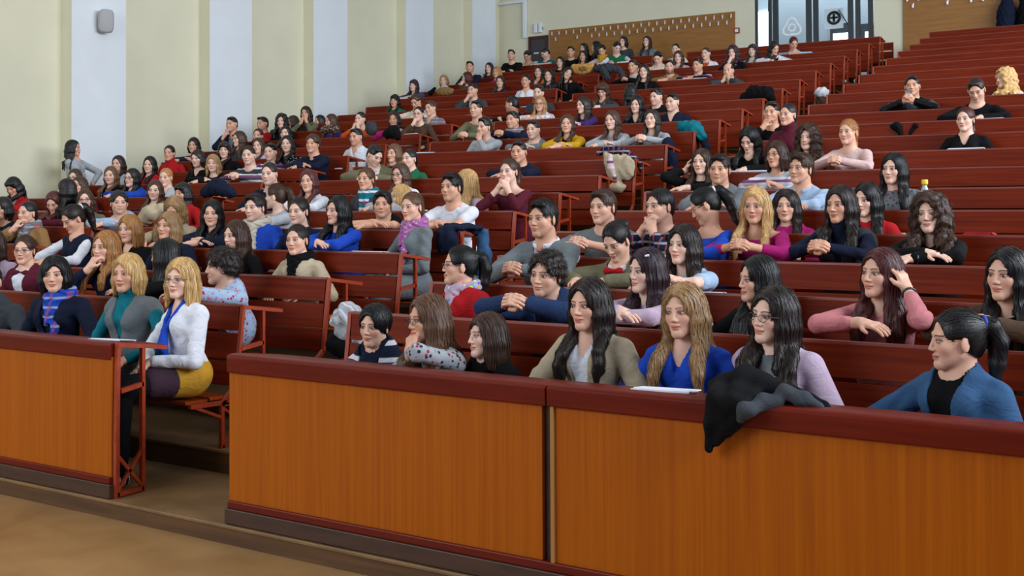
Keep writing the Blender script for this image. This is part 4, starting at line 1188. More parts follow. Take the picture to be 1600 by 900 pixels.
heap('backpack', 'dark blue backpack with dangling straps below the turquoise jacket', 'bag', [
    ('bag_body', chain([(A(1098, 214, yA + .2), .06), (A(1102, 232, yA + .25), .06), (A(1100, 250, yA + .25), .03)]), 'navy', 'pl'),
    ('strap', chain([(A(1090, 216, yA + .2), .02), (A(1093, 240, yA + .25), .018), (A(1090, 256, yA + .25), .012)]), 'denim', 'pl')], .014)
heap('jacket', 'navy jacket hanging beside the bench end next to the two pale grey jumpers', 'jacket', [
    ('jacket_body', chain([(A(1043, 224, ROWV[9] + .2), .07), (A(1048, 250, ROWV[9] + .2), .08), (A(1052, 280, ROWV[9] + .2), .06)]), 'navy', 'pl')], .014)
yD = ROWV[13]
heap('coat', 'black coat lying in a mound on empty desks above the cheek-resting man', 'coat', [
    ('coat_body', chain([(A(1162, 153, yD + .12), .06), (A(1178, 146, yD + .15), .11), (A(1198, 147, yD + .15), .10), (A(1208, 154, yD + .12), .04)]), 'black', 'pl')], .016, .012)
yH = ROWV[18]
heap('coat', 'dark grey coat draped over the bench end below the yellow scarf woman', 'coat', [
    ('coat_body', chain([(A(932, 107, yH + .05), .07), (A(950, 106, yH + .05), .09), (A(966, 108, yH + .1), .06), (A(976, 122, yH + .1), .05)]) + chain([(A(942, 108, yH), .07), (A(950, 122, yH - .05), .05)]), 'dgrey', 'pl')], .018, .012)
hb = heap('handbag', 'beige leather handbag standing on the desk in front of the black-haired group', 'bag', [
    ('bag_body', [ell(A(910, 108, yH + .02), (.21, .08, .11), 0)] + chain([(A(896, 104, yH + .02), .05), (A(925, 104, yH + .02), .05)]), 'sand', 'pl'),
    ('bag_flap', [ell(A(911, 107, yH - .06), (.11, .02, .05), 0)], 'tan', 'pl')], .014, .004)
y5 = ROWV[5]
for nm, lab, cat, px, py, k, sx_, sy_, sz_, col in (
    ('folder', 'orange folder lying in front of the blonde bob in black', 'folder', 336, 281, 6, .36, .20, .05, 'c05a1c'),
    ('notebook', 'open notebook before the side-ponytail woman', 'notebook', 1510, 237, 8, .30, .20, .02, 'c4c8d8'),
    ('sheet_of_paper', 'white papers before the black V-neck woman at the upper right', 'paper', 1171, 270, 7, .34, .18, .02, 'd6dcec'),
    ('sheet_of_paper', 'white sheets lying beyond the bright blue jumper sleeve', 'paper', 583, 391, 3, .30, .22, .010, 'd8dae6'),
    ('sheet_of_paper', 'white page under the arm of the man in dark jacket', 'paper', 730, 192, 13, .30, .20, .012, 'd8dae6'),
    ('notebook', 'notebook in front of the royal blue top on the front barrier', 'notebook', 1035, 611, 0, .24, .16, .012, 'd4d8e4'),
    ('sheet_of_paper', 'pale page beside the teal polo neck woman on left barrier', 'paper', 170, 518, 0, .22, .14, .008, 'c8ccd8'),
    ('sheet_of_paper', 'papers in front of the girl in navy vest', 'paper', 108, 402, 3, .34, .22, .016, 'd8dae6'),
    ('sheet_of_paper', 'white page near the bare arm of the pale blue sleeves woman', 'paper', 1100, 461, 2, .20, .12, .008, 'd8dae6'),
    ('sheet_of_paper', 'white pages by the checked shirt man in the upper left', 'paper', 661, 236, 9, .34, .22, .016, 'ccd4ea'),
    ('sheet_of_paper', 'white page under the brown fringe woman', 'paper', 942, 168, 13, .30, .20, .012, 'd8dae6'),
    ('magazine', 'black and white magazine leaning near the brown shirt elbow', 'magazine', 645, 203, 11, .26, .18, .02, '9aa0a8'),
    ('notebook', 'white notebook under the hands of the far right writing man', 'notebook', 1545, 189, 10, .30, .18, .015, 'd8dce8'),
    ('red_folder', 'bright red folder lying on an empty desk behind the big curly hair', 'folder', 1528, 374, 4, .16, .12, .03, 'b01c24')):
    yk = ROWV[k]; x, _ = at_plane(px, py, yk + .12); zt_ = DESK[k] - .045 * .12 / .34
    o = empty(nm, (x, yk + .14, zt_ + .001), lab, cat); o.rotation_euler = (-.12, 0, random.Random(px).uniform(-.3, .3))
    cm = plain_mat('paper_' + col, col, .6)
    bm = bmesh.new(); bm_box(bm, (-sx_ / 2, -sy_ / 2, 0), (sx_ / 2, sy_ / 2, sz_ * .6)); link_bm('cover' if 'note' in nm or 'fold' in nm else 'page', bm, cm, o)
    bm = bmesh.new(); bm_box(bm, (-sx_ / 2 + .01, -sy_ / 2 + .01, sz_ * .6), (sx_ / 2 + .015, sy_ / 2 - .01, sz_)); link_bm('top_page', bm, plain_mat('paper_top' if 'fold' not in nm else 'paper_' + col, 'e0e2ea', .6), o)
# water bottle with yellow cap
bx, _ = at_plane(1445, 300, y5 + .12); bt = empty('water_bottle', (bx, y5 + .12, DESK[5] - .015), 'plastic bottle with bright yellow cap standing behind the curly-haired woman', 'bottle')
def lathe(name, prof, mat, parent, n=16):
    bm = bmesh.new(); R_ = [[bm.verts.new((r * math.cos(2 * math.pi * i / n), r * math.sin(2 * math.pi * i / n), z)) for i in range(n)] for r, z in prof]
    for a_, b_ in zip(R_[:-1], R_[1:]):
        for i in range(n): bm.faces.new((a_[i], a_[(i + 1) % n], b_[(i + 1) % n], b_[i]))
    bm.faces.new(R_[0][::-1]); bm.faces.new(R_[-1]); return link_bm(name, bm, mat, parent, 0, True)
lathe('bottle_body', [(.030, 0), (.034, .01), (.034, .12), (.030, .15), (.016, .185), (.014, .20)], plain_mat('bottle_plastic', 'aab6c0', .15), bt)
lathe('cap', [(.022, .198), (.023, .202), (.023, .228), (.020, .234)], plain_mat('cap_yellow', 'e0c81c', .4), bt)
# bags on the upper desks and in the aisle
def B(k): return ROWV[k] + .15
heap('handbag', 'flat black bag in front of the woman in white cardigan', 'bag', [('bag_body', chain([(A(1195, 116, B(17)), .05), (A(1228, 116, B(17)), .05)]), 'black', 'pl')], .016, .006)
heap('handbag', 'dark blue bag in front of the auburn-haired woman', 'bag', [('bag_body', chain([(A(1244, 101, B(18)), .05), (A(1276, 98, B(18)), .05)]), 'navy', 'pl'), ('flap', [ell(A(1262, 95, B(18)), (.08, .05, .035), 0)], 'cream', 'pl')], .016, .006)
heap('carrier_bag', 'small white and brown bag standing on a seat end by the aisle', 'bag', [('bag_body', [ell(A(1284, 145, ROWV[16] - .28), (.11, .09, .085), 0)], 'white', 'pl'), ('lower_part', [ell(A(1284, 160, ROWV[16] - .28), (.09, .08, .14), 0)], 'brown', 'pl')], .014, .010)
heap('coat', 'long navy coat on the right-hand hook board', 'coat', [('coat_body', chain([(A(1573, 2, BACKY - .16), .10), (A(1573, 20, BACKY - .16), .17), (A(1570, 60, BACKY - .16), .16)]), 'navy', 'pl')], .022, .012)
heap('coat', 'black coat cut by the right picture edge on the hook board', 'coat', [('coat_body', chain([(A(1602, 2, BACKY - .16), .10), (A(1604, 20, BACKY - .16), .16), (A(1602, 60, BACKY - .16), .16)]), 'black', 'pl')], .022, .012)
yc = ROWV[1] + .50
heap('jacket', 'crumpled grey and black striped jacket lying at the bench end behind the boy', 'jacket', [
    ('jacket_body', chain([(A(530, 500, yc), .06), (A(545, 492, yc), .08), (A(562, 505, yc), .06)]) + chain([(A(540, 520, yc), .07), (A(562, 528, yc), .07)]), 'lgrey', 'st2'), ('dark_part', chain([(A(528, 535, yc), .08), (A(556, 545, yc), .08)]), 'black', 'pl')], .008, .009)
yK = ROWV[10] + .12
heap('jacket', 'black jacket on the desk left of the brown shirt woman', 'jacket', [('jacket_body', chain([(A(606, 209, yK), .07), (A(614, 206, yK), .09), (A(622, 214, yK), .05)]), 'black', 'pl')], .014, .010)
heap('garment', 'magenta garment beside the black jacket on the upper left desk', 'garment', [('cloth', chain([(A(584, 218, yK), .03), (A(594, 210, yK), .05), (A(601, 208, yK), .03)]), 'mag', 'pl')], .014, .008)
heap('handbag', 'dark grey shoulder bag next to the orange top woman', 'bag', [('bag_body', [ell(A(580, 200, ROWV[11] + .1), (.10, .08, .11), 0)], 'dgrey', 'pl')], .014, .006)
heap('handbag', 'tan bag on the desk in front of the white polo neck woman', 'bag', [('bag_body', [ell(A(695, 143, ROWV[16] + .1), (.20, .08, .09), 0)] , 'tan', 'pl'), ('handle', chain([(A(680, 138, ROWV[16] + .1), .03), (A(672, 146, ROWV[16] + .1), .05)]), 'black', 'pl')], .016, .006)
heap('coat', 'dark navy coat heaped beneath the orange folder', 'coat', [('coat_body', chain([(A(322, 300, ROWV[5] + .05), .06), (A(340, 292, ROWV[5] + .08), .09), (A(362, 302, ROWV[5] + .06), .05)]), 'navy', 'pl')], .010, .009)
heap('bag', 'brown patterned bag in front of the violet sleeve', 'bag', [('bag_body', chain([(A(506, 203, ROWV[11] + .1), .06), (A(524, 201, ROWV[11] + .1), .07)]), 'brown', 'fl')], .014, .006)
heap('coat', 'pale beige coat with dark mark over the desk behind the smooth ginger bob', 'coat', [('coat_body', chain([(A(226, 342, ROWV[4] + .05), .07), (A(236, 332, ROWV[4] + .05), .08), (A(250, 326, ROWV[4] + .1), .06)]), 'beige', 'pl')], .010, .008)
heap('jacket', 'teal-black jacket drooping over the desk edge under the phone man', 'jacket', [('jacket_body', chain([(A(1386, 196, ROWV[10] + .1), .03), (A(1402, 198, ROWV[10] - .03), .045), (A(1408, 212, ROWV[10] - .04), .02)]) + chain([(A(1430, 197, ROWV[10] - .02), .03), (A(1422, 208, ROWV[10] - .03), .018)]), 'black', 'pl')], .012, .005)
# ---------------------------------------------------------------- people in their places
T1 = time.time()
PEOPLE = '''-3.755 0.109 0 Cs k 32 l j:navy/navy:st - -0.02|dark-haired boy in navy and grey striped top, first seat behind the right barrier
-3.328 0.174 0 FW m 62 h t:lgrey/black:fl gl -0.13|child with wavy brown hair and glasses, hand at mouth, black and white flowered top
-3.047 0.098 0 Co b 62 l h:black/mag:pl - -0.02|child with straight brown bob in black top with pink piping, by the barrier
-2.471 0.275 0 FW d 36 l j:beige/white:pl nk -0.02|woman with long dark wavy hair, beige jacket, white top and gold necklace
-1.993 0.268 0 FW g 28 l v:blue:pl - -0.02|woman with long wavy dark blonde hair in royal blue top at the barrier
-1.581 0.269 0 FW d 42 l j:lilac/grey:pl gl -0.02|woman with glasses and dark wavy hair in lilac top behind the draped black coat
-0.845 0.210 0 FP k 72 l j:denim/black:pl tb -0.02|woman with high black ponytail and blue hair tie in denim jacket
-7.205 0.231 0 MS k 20 l j:dgrey/navy:pl - -0.02|person at far left picture edge of whom only a grey-blue shoulder shows
-6.455 0.302 0 FO k 12 l j:navy/navy:pl scb -0.02|woman with black bob, navy coat and blue checked scarf behind left barrier
-5.736 0.331 0 FO y 32 l x:grey/teal:pl tn -0.02|woman with blonde bob, teal polo neck and grey knitted tunic
-5.236 0.315 0 Fo y 34 L c:white:pl gl,st -0.03|woman with shoulder-length blonde hair, white shirt and blue neck scarf, seated beside aisle
-5.770 0.198 1 MQ d 92 f c:lblue:fl - -0.13|person with curly dark hair in pale blue flowered shirt, head turned away
-8.148 0.267 1 FT b 22 l j:burg/white:pl gl,bwd -0.02|woman with glasses, white shirt and dark red bow tie at far left
-7.003 0.312 1 FL o 42 h t:navy:pl - -0.13|smiling ginger-blonde woman in navy jumper with raised hand
-6.348 0.262 1 FL k 120 f t:black:pl - -0.13|person with black hair bent low behind the blonde woman in white shirt
-8.592 0.316 1 FL b 30 l t:lilac:pl - -0.02|person cut by left picture edge with only a lilac sleeve showing
-5.922 0.229 2 FT d 30 l t:beige:pl scd -0.02|woman with drawn-back dark hair, beige cardigan and dark brown scarf
-6.581 0.257 2 FL b 52 l t:black:pl - -0.02|woman with long brown hair and black top behind the curly-haired person
-7.859 0.300 2 Fo o 36 l v:black:pl - -0.02|woman with smooth ginger-blonde bob and black wrap over bare neck
-7.368 0.328 2 Fo g 38 l j:navy/black:pl - -0.02|woman with dark blonde layered hair in navy striped-shoulder jacket
-8.484 0.389 2 FP d 62 w x:navy/white:pl tw -0.12|girl in navy vest with white sleeves looking down at her papers
-10.293 0.297 3 FT k 46 h j:tan/grey:pl scg -0.13|woman with black tied hair and patterned grey scarf resting chin near hand
-7.590 0.290 3 FL k 12 f j:navy/grey:pl - -0.13|woman with very long black hair in navy zip cardigan looking forward
-7.168 0.338 3 MS d 38 l j:blue/navy:pl scw -0.02|short-haired person in blue jacket with wide cream scarf
-6.650 0.307 3 FT d 34 l t:navy:pl - -0.02|woman with tied dark hair in dark blue, beside the cream scarf
-6.113 0.316 3 FL k 52 f t:blue:pl - -0.13|woman with long black hair in bright blue jumper leaning on the desk
-5.442 0.340 3 FT m 40 S t:grey:pl scp,e 0.00|woman in long grey-blue dress with purple scarf on the aisle end
-8.097 0.327 3 FL g 20 w t:beige:pl - -0.12|person with ash-blonde hair bowed behind the dark blonde woman
-10.720 0.342 3 FO k 40 h t:navy:pl - -0.13|dark-haired person in navy at left edge with raised fist
-5.525 0.357 4 MS k 36 f s:white:pl - -0.13|man with black hair and white T-shirt leaning on folded bare arms
-6.282 0.211 4 MS k 8 f s:black:pl - -0.13|man in black T-shirt smiling from behind the scarfed woman in grey
-6.701 0.137 5 FL y 80 f t:lgrey:pl - -0.13|person with long blonde hair facing left behind the grey dress woman
-7.591 0.299 4 FP b 110 f t:lgrey:pl - -0.13|woman with brown ponytail turned away, grey-blue T-shirt
-5.996 0.272 5 FL y 110 l t:lilac:pl - -0.02|person with long straight blonde hair hidden behind the white T-shirt man
-5.431 0.359 5 FP b 30 b o:burg:pl - -0.15|woman with both hands at her face in burgundy off-shoulder top
-7.410 0.222 6 FW b 36 l t:white:pl gl -0.02|woman with glasses and long wavy brown hair, white sleeves
-7.221 0.319 5 FT m 30 l t:dgrey:pl sct -0.02|young woman with teal and brown scarf high round her neck
-7.898 0.309 5 FL r 22 f t:white:pl - -0.13|woman with long straight dark red hair and white sleeves
-8.453 0.395 5 MB d 26 f t:navy:pl - -0.13|broad-faced man with cropped hair in navy jumper
-6.322 0.279 7 MS k 22 f c:navy:pl - -0.13|man in dark navy behind the woman with hands at her face
-8.327 0.299 7 MS k -40 w j:olive/white:pl - -0.12|man in grey-olive jacket bowing right over his papers
-7.892 0.249 7 FT k 40 l t:green:pl - -0.02|dark-haired person in green top behind the bespectacled brown-haired woman
-8.747 0.183 8 FO m 40 l t:tan:pl - -0.02|person with chestnut hair peering out beside the row end frame
-10.021 0.341 8 MQ b 24 f c:navy:pl - -0.13|bearded man in navy jumper over checked shirt with arms on the desk
-10.042 0.288 9 MS k 38 l c:white:pl - -0.02|short-haired person in white shirt alone at row end
-10.583 0.361 8 FL k 14 l v:black:fl - -0.02|woman with long black hair in black flowered top beside navy jumper man
-10.783 0.256 8 MS k 24 f t:purple:st - -0.13|man in purple and white striped jumper with arm on the desk
-10.380 0.356 7 MB d 20 c t:dgrey:st - -0.13|man with cropped hair clasping hands in dark striped jumper
-11.920 0.228 9 FL b 20 l t:lilac:pl - -0.02|fair-faced woman with brown hair behind the two striped jumpers
-12.132 0.274 10 FL k 20 l t:black:pl - -0.02|woman with black hair between red jumper man and flowered top woman
-12.720 0.261 10 FT r 20 l t:burg:pl - -0.02|woman with reddish hair just below the man in red
-13.418 0.333 11 MS k 46 l t:red:pl - -0.02|black-haired man in bright red jumper with white collar
-12.982 0.360 11 FC k 18 l t:black:pl - -0.02|woman with big curly black hair below the row of girls
-13.491 0.222 12 FO b 80 l t:purple:pl - -0.02|person with short brown hair and deep purple top in profile
-13.061 0.351 12 FW d 22 b t:olive:pl - -0.15|woman with wavy dark hair and both hands raised under her chin
-13.590 0.094 13 FL d 60 l t:dgrey:pl - -0.02|person with smooth dark brown hair turned left, next to raised hands woman
-11.909 0.310 11 FL b 62 l t:purple:pl - -0.02|woman with brown hair and violet sleeve leaning on patterned bag
-11.191 0.305 11 FT d 36 b t:orange:pl - -0.15|woman in orange holding both hands in front of her mouth
-13.190 0.453 10 MS k 36 h j:navy/grey:pl - -0.13|man with hand raised beside his cheek against the white pilaster
-12.318 0.344 9 FL b 60 l t:dgrey:pl - -0.02|person with long loose brown hair facing away below raised-hand man
-11.782 0.319 8 FF d 10 l t:black:pl - -0.02|woman with dark fringe and long brown hair in black
-11.029 0.269 7 Fo g 12 f t:black:pl - -0.13|woman with blonde bob in black top behind the orange folder
-11.441 0.348 7 FO d 30 l v:black:pl - -0.02|woman with short brown cut and dark open-neck top
-13.176 0.274 9 FO k 20 f t:navy:pl - -0.13|dark-haired person leaning left in navy jacket against yellow wall
-12.921 0.308 8 FN k 20 l u:red:pl - -0.02|woman with black topknot and red high-necked jumper
-12.392 0.287 7 FL k 22 l v:red:pl - -0.02|woman with long black hair and pale hairclip in red cardigan
-11.131 0.254 6 FT o 26 l v:lgrey:pl - -0.02|woman with tied-back ginger hair in pale grey top
-10.381 0.242 5 FL b 16 l t:tan:pl - -0.02|woman with long brown hair and cream patterned scarf
-9.916 0.204 5 FF k 44 l t:red:pl - -0.02|woman with dark fringed hair and scarlet jumper looking left
-11.638 0.257 6 FL k 40 f t:blue:pl gl -0.13|woman with shining glasses and long black hair in royal blue
-12.191 0.299 6 FL m 22 l t:black:pl - -0.02|fair woman with long light brown hair and dark blue top
-13.050 0.316 7 FL d 30 l t:lgrey:pl - -0.02|woman with dark flat hair directly in front of the white pilaster
-12.927 0.282 6 FL b 30 l t:burg:pl gl -0.02|woman with glasses and brown hair below the standing woman
-11.755 0.312 5 FL b 40 l t:burg:pl - -0.02|woman with brown hair just under the bespectacled woman by the wall
-10.915 0.405 4 FL k 120 l t:black:pl - -0.02|person with black hair turned away near the wall corner
-10.990 0.259 4 FL r 26 w t:burg:pl - -0.12|smiling woman with dark red-brown hair holding a white sheet
-10.576 0.282 4 FL b 8 l t:olive:pl gl -0.02|woman with thin glasses and very long light brown hair
-9.865 0.246 4 MQ k -6 f t:lblue:pl - -0.13|person with tousled black hair leaning forward in pale blue top
-12.936 0.318 5 FF k 40 w j:red/lgrey:pl - -0.12|woman with black fringe and red cardigan looking down at far left
-3.672 0.401 2 MS k 38 c j:grey/white:pl - -0.13|man with receding black hair, grey cardigan and white collar
-3.178 0.217 1 MQ d 32 c j:parka/navy:pl pk -0.13|boy with spiky brown hair in navy parka with lime stripe
-3.854 0.248 1 FP k 82 l j:red/purple:pl gl,scm -0.02|woman in bright red coat with patterned scarf, glasses and earring
-3.142 0.259 2 FN k 34 w j:olive/white:pl bw -0.12|woman with black hair drawn back and bright red bow tie looking down
-2.558 0.257 1 FL v 52 f t:lilac:pl hc -0.13|woman with long purple-black hair and hairclip, lilac sleeves folded
-2.689 0.242 2 FW d 34 f s:lblue:pl - -0.13|woman with long dark wavy hair and pale blue short sleeves
-3.647 0.335 3 MS b 34 c s:grey:pl - -0.13|man in grey T-shirt clasping his hands on the desk
-3.197 0.337 3 MB k 46 b t:navy:pd - -0.15|man with cropped black hair, hands before his mouth, checked shirt
-2.881 0.339 3 FP k 88 w o:blue:pl tw -0.12|woman with black ponytail and white hair tie looking down, blue neckline
-2.519 0.337 3 FL y 16 c o:mag:pl - -0.13|woman with very long straight blonde hair and magenta off-shoulder top
-2.612 0.182 4 FW d 8 l t:mag:pl - -0.02|woman with dark shoulder hair peering beside the magenta top woman
-1.966 0.344 3 FL d 30 c x:dgrey/navy:pl tn -0.13|woman with dark side-swept hair, black polo neck and grey knitted vest
-2.036 0.226 4 FL k 30 l t:red:pl - -0.02|person with straight black hair and coral red sleeve behind grey vest woman
-1.426 0.286 3 FC b 14 f v:black:pl wt -0.13|woman with big curly brown hair in black top, hands on desk
-1.978 0.223 1 FL k 62 l t:black:pl - -0.02|woman with very straight glossy black hair, face turned far left
-1.337 0.275 1 FL r 40 k v:pink:pl wt,rr -0.10|woman with burgundy hair in pink cardigan, one hand in her hair
-0.771 0.287 1 FL k 32 c j:brown/black:pl - -0.13|woman at right picture edge with long dark hair and clasped hands
-2.035 0.313 5 FL k 26 l t:grey:fl - -0.02|woman with long black hair in grey patterned blouse beside yellow-capped bottle
-2.720 0.328 5 MS b 34 f c:lblue:pl - -0.13|young man with brown hair in light blue shirt
-3.398 0.336 5 MS d 14 f j:grey/black:pl - -0.13|man with stubble, black hair and open grey hooded top
-3.897 0.269 6 FL b 20 k t:black:pl - -0.10|person resting head on hand in black behind the stubbled man
-3.188 0.313 6 FO b 30 f t:lgrey:st gl -0.13|woman with short brown hair, purple glasses and striped grey top
-3.727 0.323 7 FL k 26 w v:black:pl - -0.12|woman with long dark hair and black V-neck above white papers
-3.192 0.326 7 FC b 16 l t:tan:pl - -0.02|woman with huge dark curly hair behind the brown-haired young man
-2.779 0.357 7 FT o 28 c t:lpink:pl - -0.13|ginger-blonde woman in pale pink lace jumper with clasped hands
-4.050 0.333 9 MS k 16 h t:black:pl - -0.13|man in black with fingers on his cheek below the black coat
-3.638 0.431 8 FT k 34 l u:burg:pl - -0.02|woman with drawn-back black hair and burgundy high collar
-2.907 0.320 11 MS k 6 p j:black/dgrey:le - -0.10|man in black leather jacket looking down at his phone
-2.074 0.344 10 MS d 10 w t:black:pl - -0.12|man in black jumper writing at the far right
-2.031 0.249 12 FC y 62 l t:cream:pl - -0.02|woman with curly golden hair and cream cardigan at far right
-1.930 0.306 8 FP r 20 l v:black:pl - -0.02|woman with red-brown side ponytail and black V-neck over a notebook
-7.832 0.333 9 MS k 40 h t:lgrey:pl - -0.13|man in pale grey sweatshirt with fist against his chin
-8.490 0.461 10 MS k 30 c t:olive:pl - -0.13|man in olive grey cardigan clasping hands behind the sweatshirt man
-7.899 0.282 10 MS k 34 c j:navy/black:pl scg -0.13|man in navy jacket with grey striped scarf
-7.097 0.268 9 MS d 26 f t:grey:pl - -0.13|young man with brown hair in blue-grey jumper, middle block
-8.417 0.269 12 FL g 12 f j:white/green:pd gl -0.13|woman with glasses, long light brown hair and green scarf
-8.912 0.290 12 MB k 110 f t:black:pl - -0.13|person with black hair turned away beside the green scarf woman
-10.709 0.338 14 MS k 34 h j:dgrey/white:pl - -0.13|man in dark jacket pressing hand to mouth above a white page
-6.615 0.316 9 FL b 10 f j:yellow/black:pl - -0.13|woman with long straight brown hair in yellow cardigan over black
-6.004 0.333 9 FL b 26 f t:lgrey:pl - -0.13|woman with long brown hair and pale grey jumper near draped coats
-5.487 0.322 9 FL d 20 c t:lgrey:pl - -0.13|woman in pale grey top with clasped hands at row end
-6.498 0.293 11 FW k 22 l v:black:pl - -0.02|dark-haired woman in black V-neck between the two grey jumpers
-6.573 0.278 12 MS k 40 l t:black:pl - -0.02|pale man with black hair looking left over polo shirt man
-5.976 0.296 11 MS k 34 l c:navy:pl - -0.02|man with black hair in dark navy polo shirt
-7.259 0.318 11 FL d 46 f t:purple:pl - -0.13|woman with long dark hair and purple jumper hunched over desk
-7.787 0.304 13 FF b 20 w t:dgrey:pl - -0.12|woman with brown fringe above a white page
-7.372 0.263 13 FL k 160 l t:dgrey:pl - -0.02|person with black ponytail turned fully away beside fringe woman
-8.980 0.352 13 MS d 20 l t:dgrey:pl - -0.02|person almost hidden behind the woman with green scarf
-13.188 0.309 16 FF v 24 f j:denim/navy:pl - -0.13|woman with dark red-black bob in denim jacket against white pilaster
-12.495 0.264 14 FF k 20 l t:green:pl - -0.02|woman with black fringe and green sweater by the wall
-11.337 0.330 13 MS b 30 w t:cream:pl - -0.12|young man bent forward in cream below the denim jacket
-13.115 0.278 17 FO g 14 l u:white:pl - -0.02|woman with wavy blonde-brown bob and white polo neck
-12.942 0.413 18 MS k 8 f t:navy:pl - -0.13|man in dark jumper with arms spread wide along the desk
-12.473 0.283 17 FO r 84 h v:brown:pl - -0.13|woman with chestnut hair in profile, hand at mouth
-13.061 0.292 19 FL d 26 l t:burg:pl - -0.02|woman with long dark hair next to yellow wall corner
-12.348 0.270 18 FO o 30 l t:mag:pl - -0.02|person with ginger hair and bright pink sleeve stretched out
-11.243 0.264 16 FL d 10 l t:burg:pl - -0.02|woman with long brown hair below the pink sleeve
-10.193 0.346 15 FT k 14 l v:white:pl - -0.02|woman with tied hair and white top in front of long haired pair
-12.927 0.433 20 MS k 8 f t:black:pl - -0.13|man in black jumper at the back, before the yellow wall
-13.007 0.287 21 MS k 24 w t:beige:pl - -0.12|man in beige top looking down left of dark red door
-12.537 0.313 21 MS k 64 w s:teal:pl - -0.12|man in bright blue T-shirt bending forward before the dark red door
-10.880 0.302 17 FL k 12 l j:orange/white:pl - -0.02|woman with long black hair and orange cardigan
-10.187 0.312 16 FL k 14 l t:dgrey:pl - -0.02|woman with long black hair beside the orange cardigan
-11.307 0.290 19 FL k 14 l t:black:pl - -0.02|woman with long black hair right of the blue T-shirt man
-9.785 0.323 16 FL k -10 l t:black:pl tl -0.02|woman tilting her head sideways with hand below cheek
-11.494 0.404 20 MS k 10 l t:black:pl - -0.02|young man in black left of the beige handbag
-11.616 0.361 21 FL k 40 l t:black:pl - -0.02|woman mostly hidden behind the woman at the beige handbag
-11.199 0.288 20 FL k 12 l v:black:pl - -0.02|woman in black behind the beige handbag
-11.314 0.382 21 FL k 90 l t:black:pl - -0.02|woman with black hair in profile below the coat hooks
-10.690 0.363 20 FT k 14 w t:lpink:pl scy -0.12|woman with bright yellow scarf and pale pink sleeves
-10.348 0.393 20 MS k -20 w x:green/white:pl - -0.12|person in green vest over white shirt bowing black hair
-10.645 0.431 21 FO k 30 l t:dgrey:pl - -0.02|dark-haired person behind the green vest
-10.085 0.390 21 FL d 24 l t:grey:pl - -0.02|woman with long dark hair alone before the brown hook board
-8.428 0.344 16 MS k 26 c j:black/lblue:pl - -0.13|man in black jacket over light blue shirt, middle back
-7.895 0.358 15 FL d 12 l t:black:pl - -0.02|woman with brown hair and black top next to light blue shirt
-7.741 0.291 16 MS k 4 f j:tan/dgrey:pl bd -0.13|bearded man in brown suede jacket gripping the desk
-8.690 0.283 18 MS k 16 w j:cream/yellow:pl - -0.12|man bowing his head over cream and yellow clothes
-8.320 0.282 18 FW b 10 l t:lgrey:pl - -0.02|woman with long wavy brown hair and pale sleeves behind bearded man
-8.722 0.349 19 FT k 14 l t:cream:pl - -0.02|fair person with dark hair tied above the wavy haired woman
-7.229 0.281 16 MS k 28 f j:black/dgrey:st - -0.13|man in black jacket with white stripes leaning on desk
-7.775 0.305 18 FT b 26 l j:white/orange:pl - -0.02|woman in white and orange jacket with tied brown hair
-6.372 0.255 15 MX d 20 b j:dgrey/black:pl - -0.15|balding man in grey jacket with both hands at his mouth
-6.913 0.354 17 FC v 14 h t:black:pl - -0.13|woman with very thick dark curly hair and bare forearm
-6.884 0.291 18 FF v 16 l h:cream:pl - -0.02|person with reddish fringe and cream hooded top
-6.449 0.294 18 FL d -30 w j:white/black:pl - -0.12|woman with long dark hair and white cardigan smiling over black bag
-6.361 0.266 19 FT r -18 w v:lblue:pl - -0.12|woman with auburn hair and slate blue top looking down right
-10.623 0.283 11 FL d 20 l t:lgrey:pl - -0.02|woman with long dark hair above the magenta garment
-10.074 0.332 11 FT k 20 h t:brown:pl gl -0.13|woman with glasses and brown shirt leaning her temple on hand
-10.515 0.318 12 MS b 40 l c:grey:pd - -0.02|man with swept brown hair and checked shirt behind brown shirt woman'''
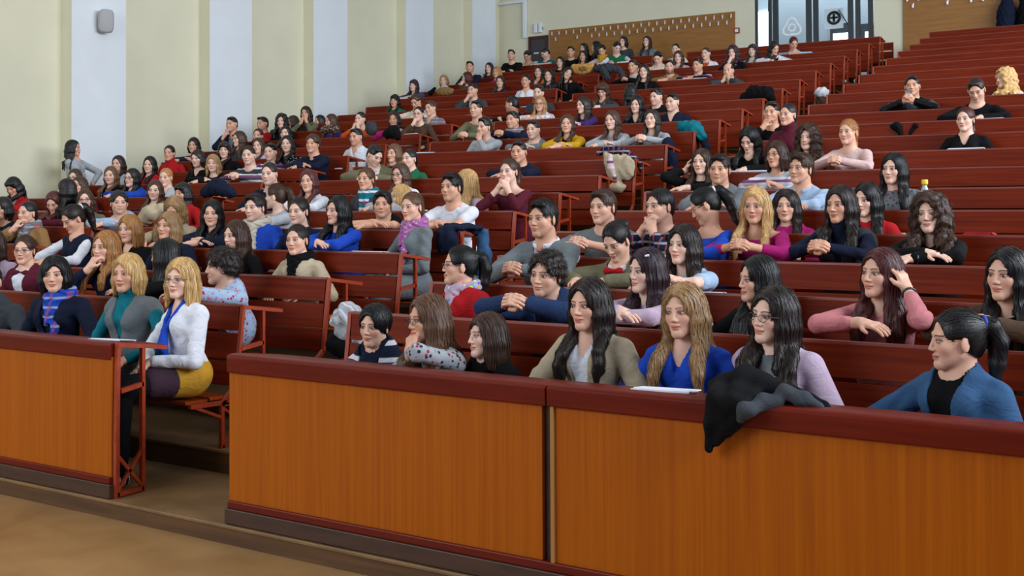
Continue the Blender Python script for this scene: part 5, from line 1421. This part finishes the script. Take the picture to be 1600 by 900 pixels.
def read_people():
    out = []
    for i, ln in enumerate(PEOPLE.strip().split('\n')):
        a, lab = ln.split('|'); t = a.split()
        x, hzr, k = float(t[0]), float(t[1]), int(t[2]); sex, style = t[3][0], t[3][1]; hair = t[4]; ang = float(t[5]); pose = t[6]
        ct, cc, pat = t[7].split(':'); cc = cc.split('/'); ex = [] if t[8] == '-' else t[8].split(',')
        rnd = random.Random(i * 13 + 5)
        ypos = ROWV[k] + .60; hy = float(t[9])
        hx, hyw = x, ypos + hy
        d = math.atan2(-hyw, -hx); yaw = d - math.radians(ang) + math.pi / 2
        yaw = (yaw + math.pi) % (2 * math.pi) - math.pi
        tyaw = max(-.45, min(.45, yaw * .45))
        if pose in 'LS': tyaw = -.40 if pose == 'S' else -.25
        hz = DESK[k] + hzr - PLAT[k]
        s = dict(sex=sex, style=style, hair=hair, pose=pose, ctype=ct, c1=cc[0], c2=cc[1] if len(cc) > 1 else cc[0], pat=pat, ex=ex, label=lab,
                 x=hx, y=ypos, z=PLAT[k], hz=hz, hy=hy, yaw=yaw, tyaw=tyaw, roll=rnd.uniform(-.07, .07) + (.5 if 'tl' in ex else 0), pitch=rnd.uniform(-.05, .06), dz=DH,
                 hip=.56, hs=-1 if yaw > -.1 else 1, tone=rnd.choice((0, 0, 1, 2, 2)) if hair not in 'k' else rnd.choice((0, 1, 1, 2)), gaze=rnd.choice((-1, 0, 0)))
        if pose == 'w': s['pitch'] = .48
        out.append((i, s))
    return out
FIGS = read_people()
ONLY = globals().get('ONLY_FIGS')
for i, s in FIGS:
    Zd = s['y'] * math.cos(.5597) - s['x'] * math.sin(.5597)
    vox = min(.0115, max(.0034, Zd / 1735 * .95))
    if ONLY and i not in ONLY: continue
    build_figure(s, i, None, vox)
# the woman standing in the aisle along the left wall
s = dict(sex='F', style='L', hair='k', pose='T', ctype='t', c1='lgrey', c2='lgrey', pat='pl', ex=[], label='woman standing by the left wall with long black hair and grey cardigan', x=-13.85, y=10.2, z=PLAT[7], hz=0, hy=.0, yaw=2.2, tyaw=1.9, roll=0, pitch=0, dz=DH, hip=.88, hs=1, tone=1, gaze=0)
s['hz'] = 0.85 + CAM_Z - s['z']; s['hip'] = s['hz'] - .66
build_figure(s, 900, None, .0065)
print('figures', round(time.time() - T1, 1))
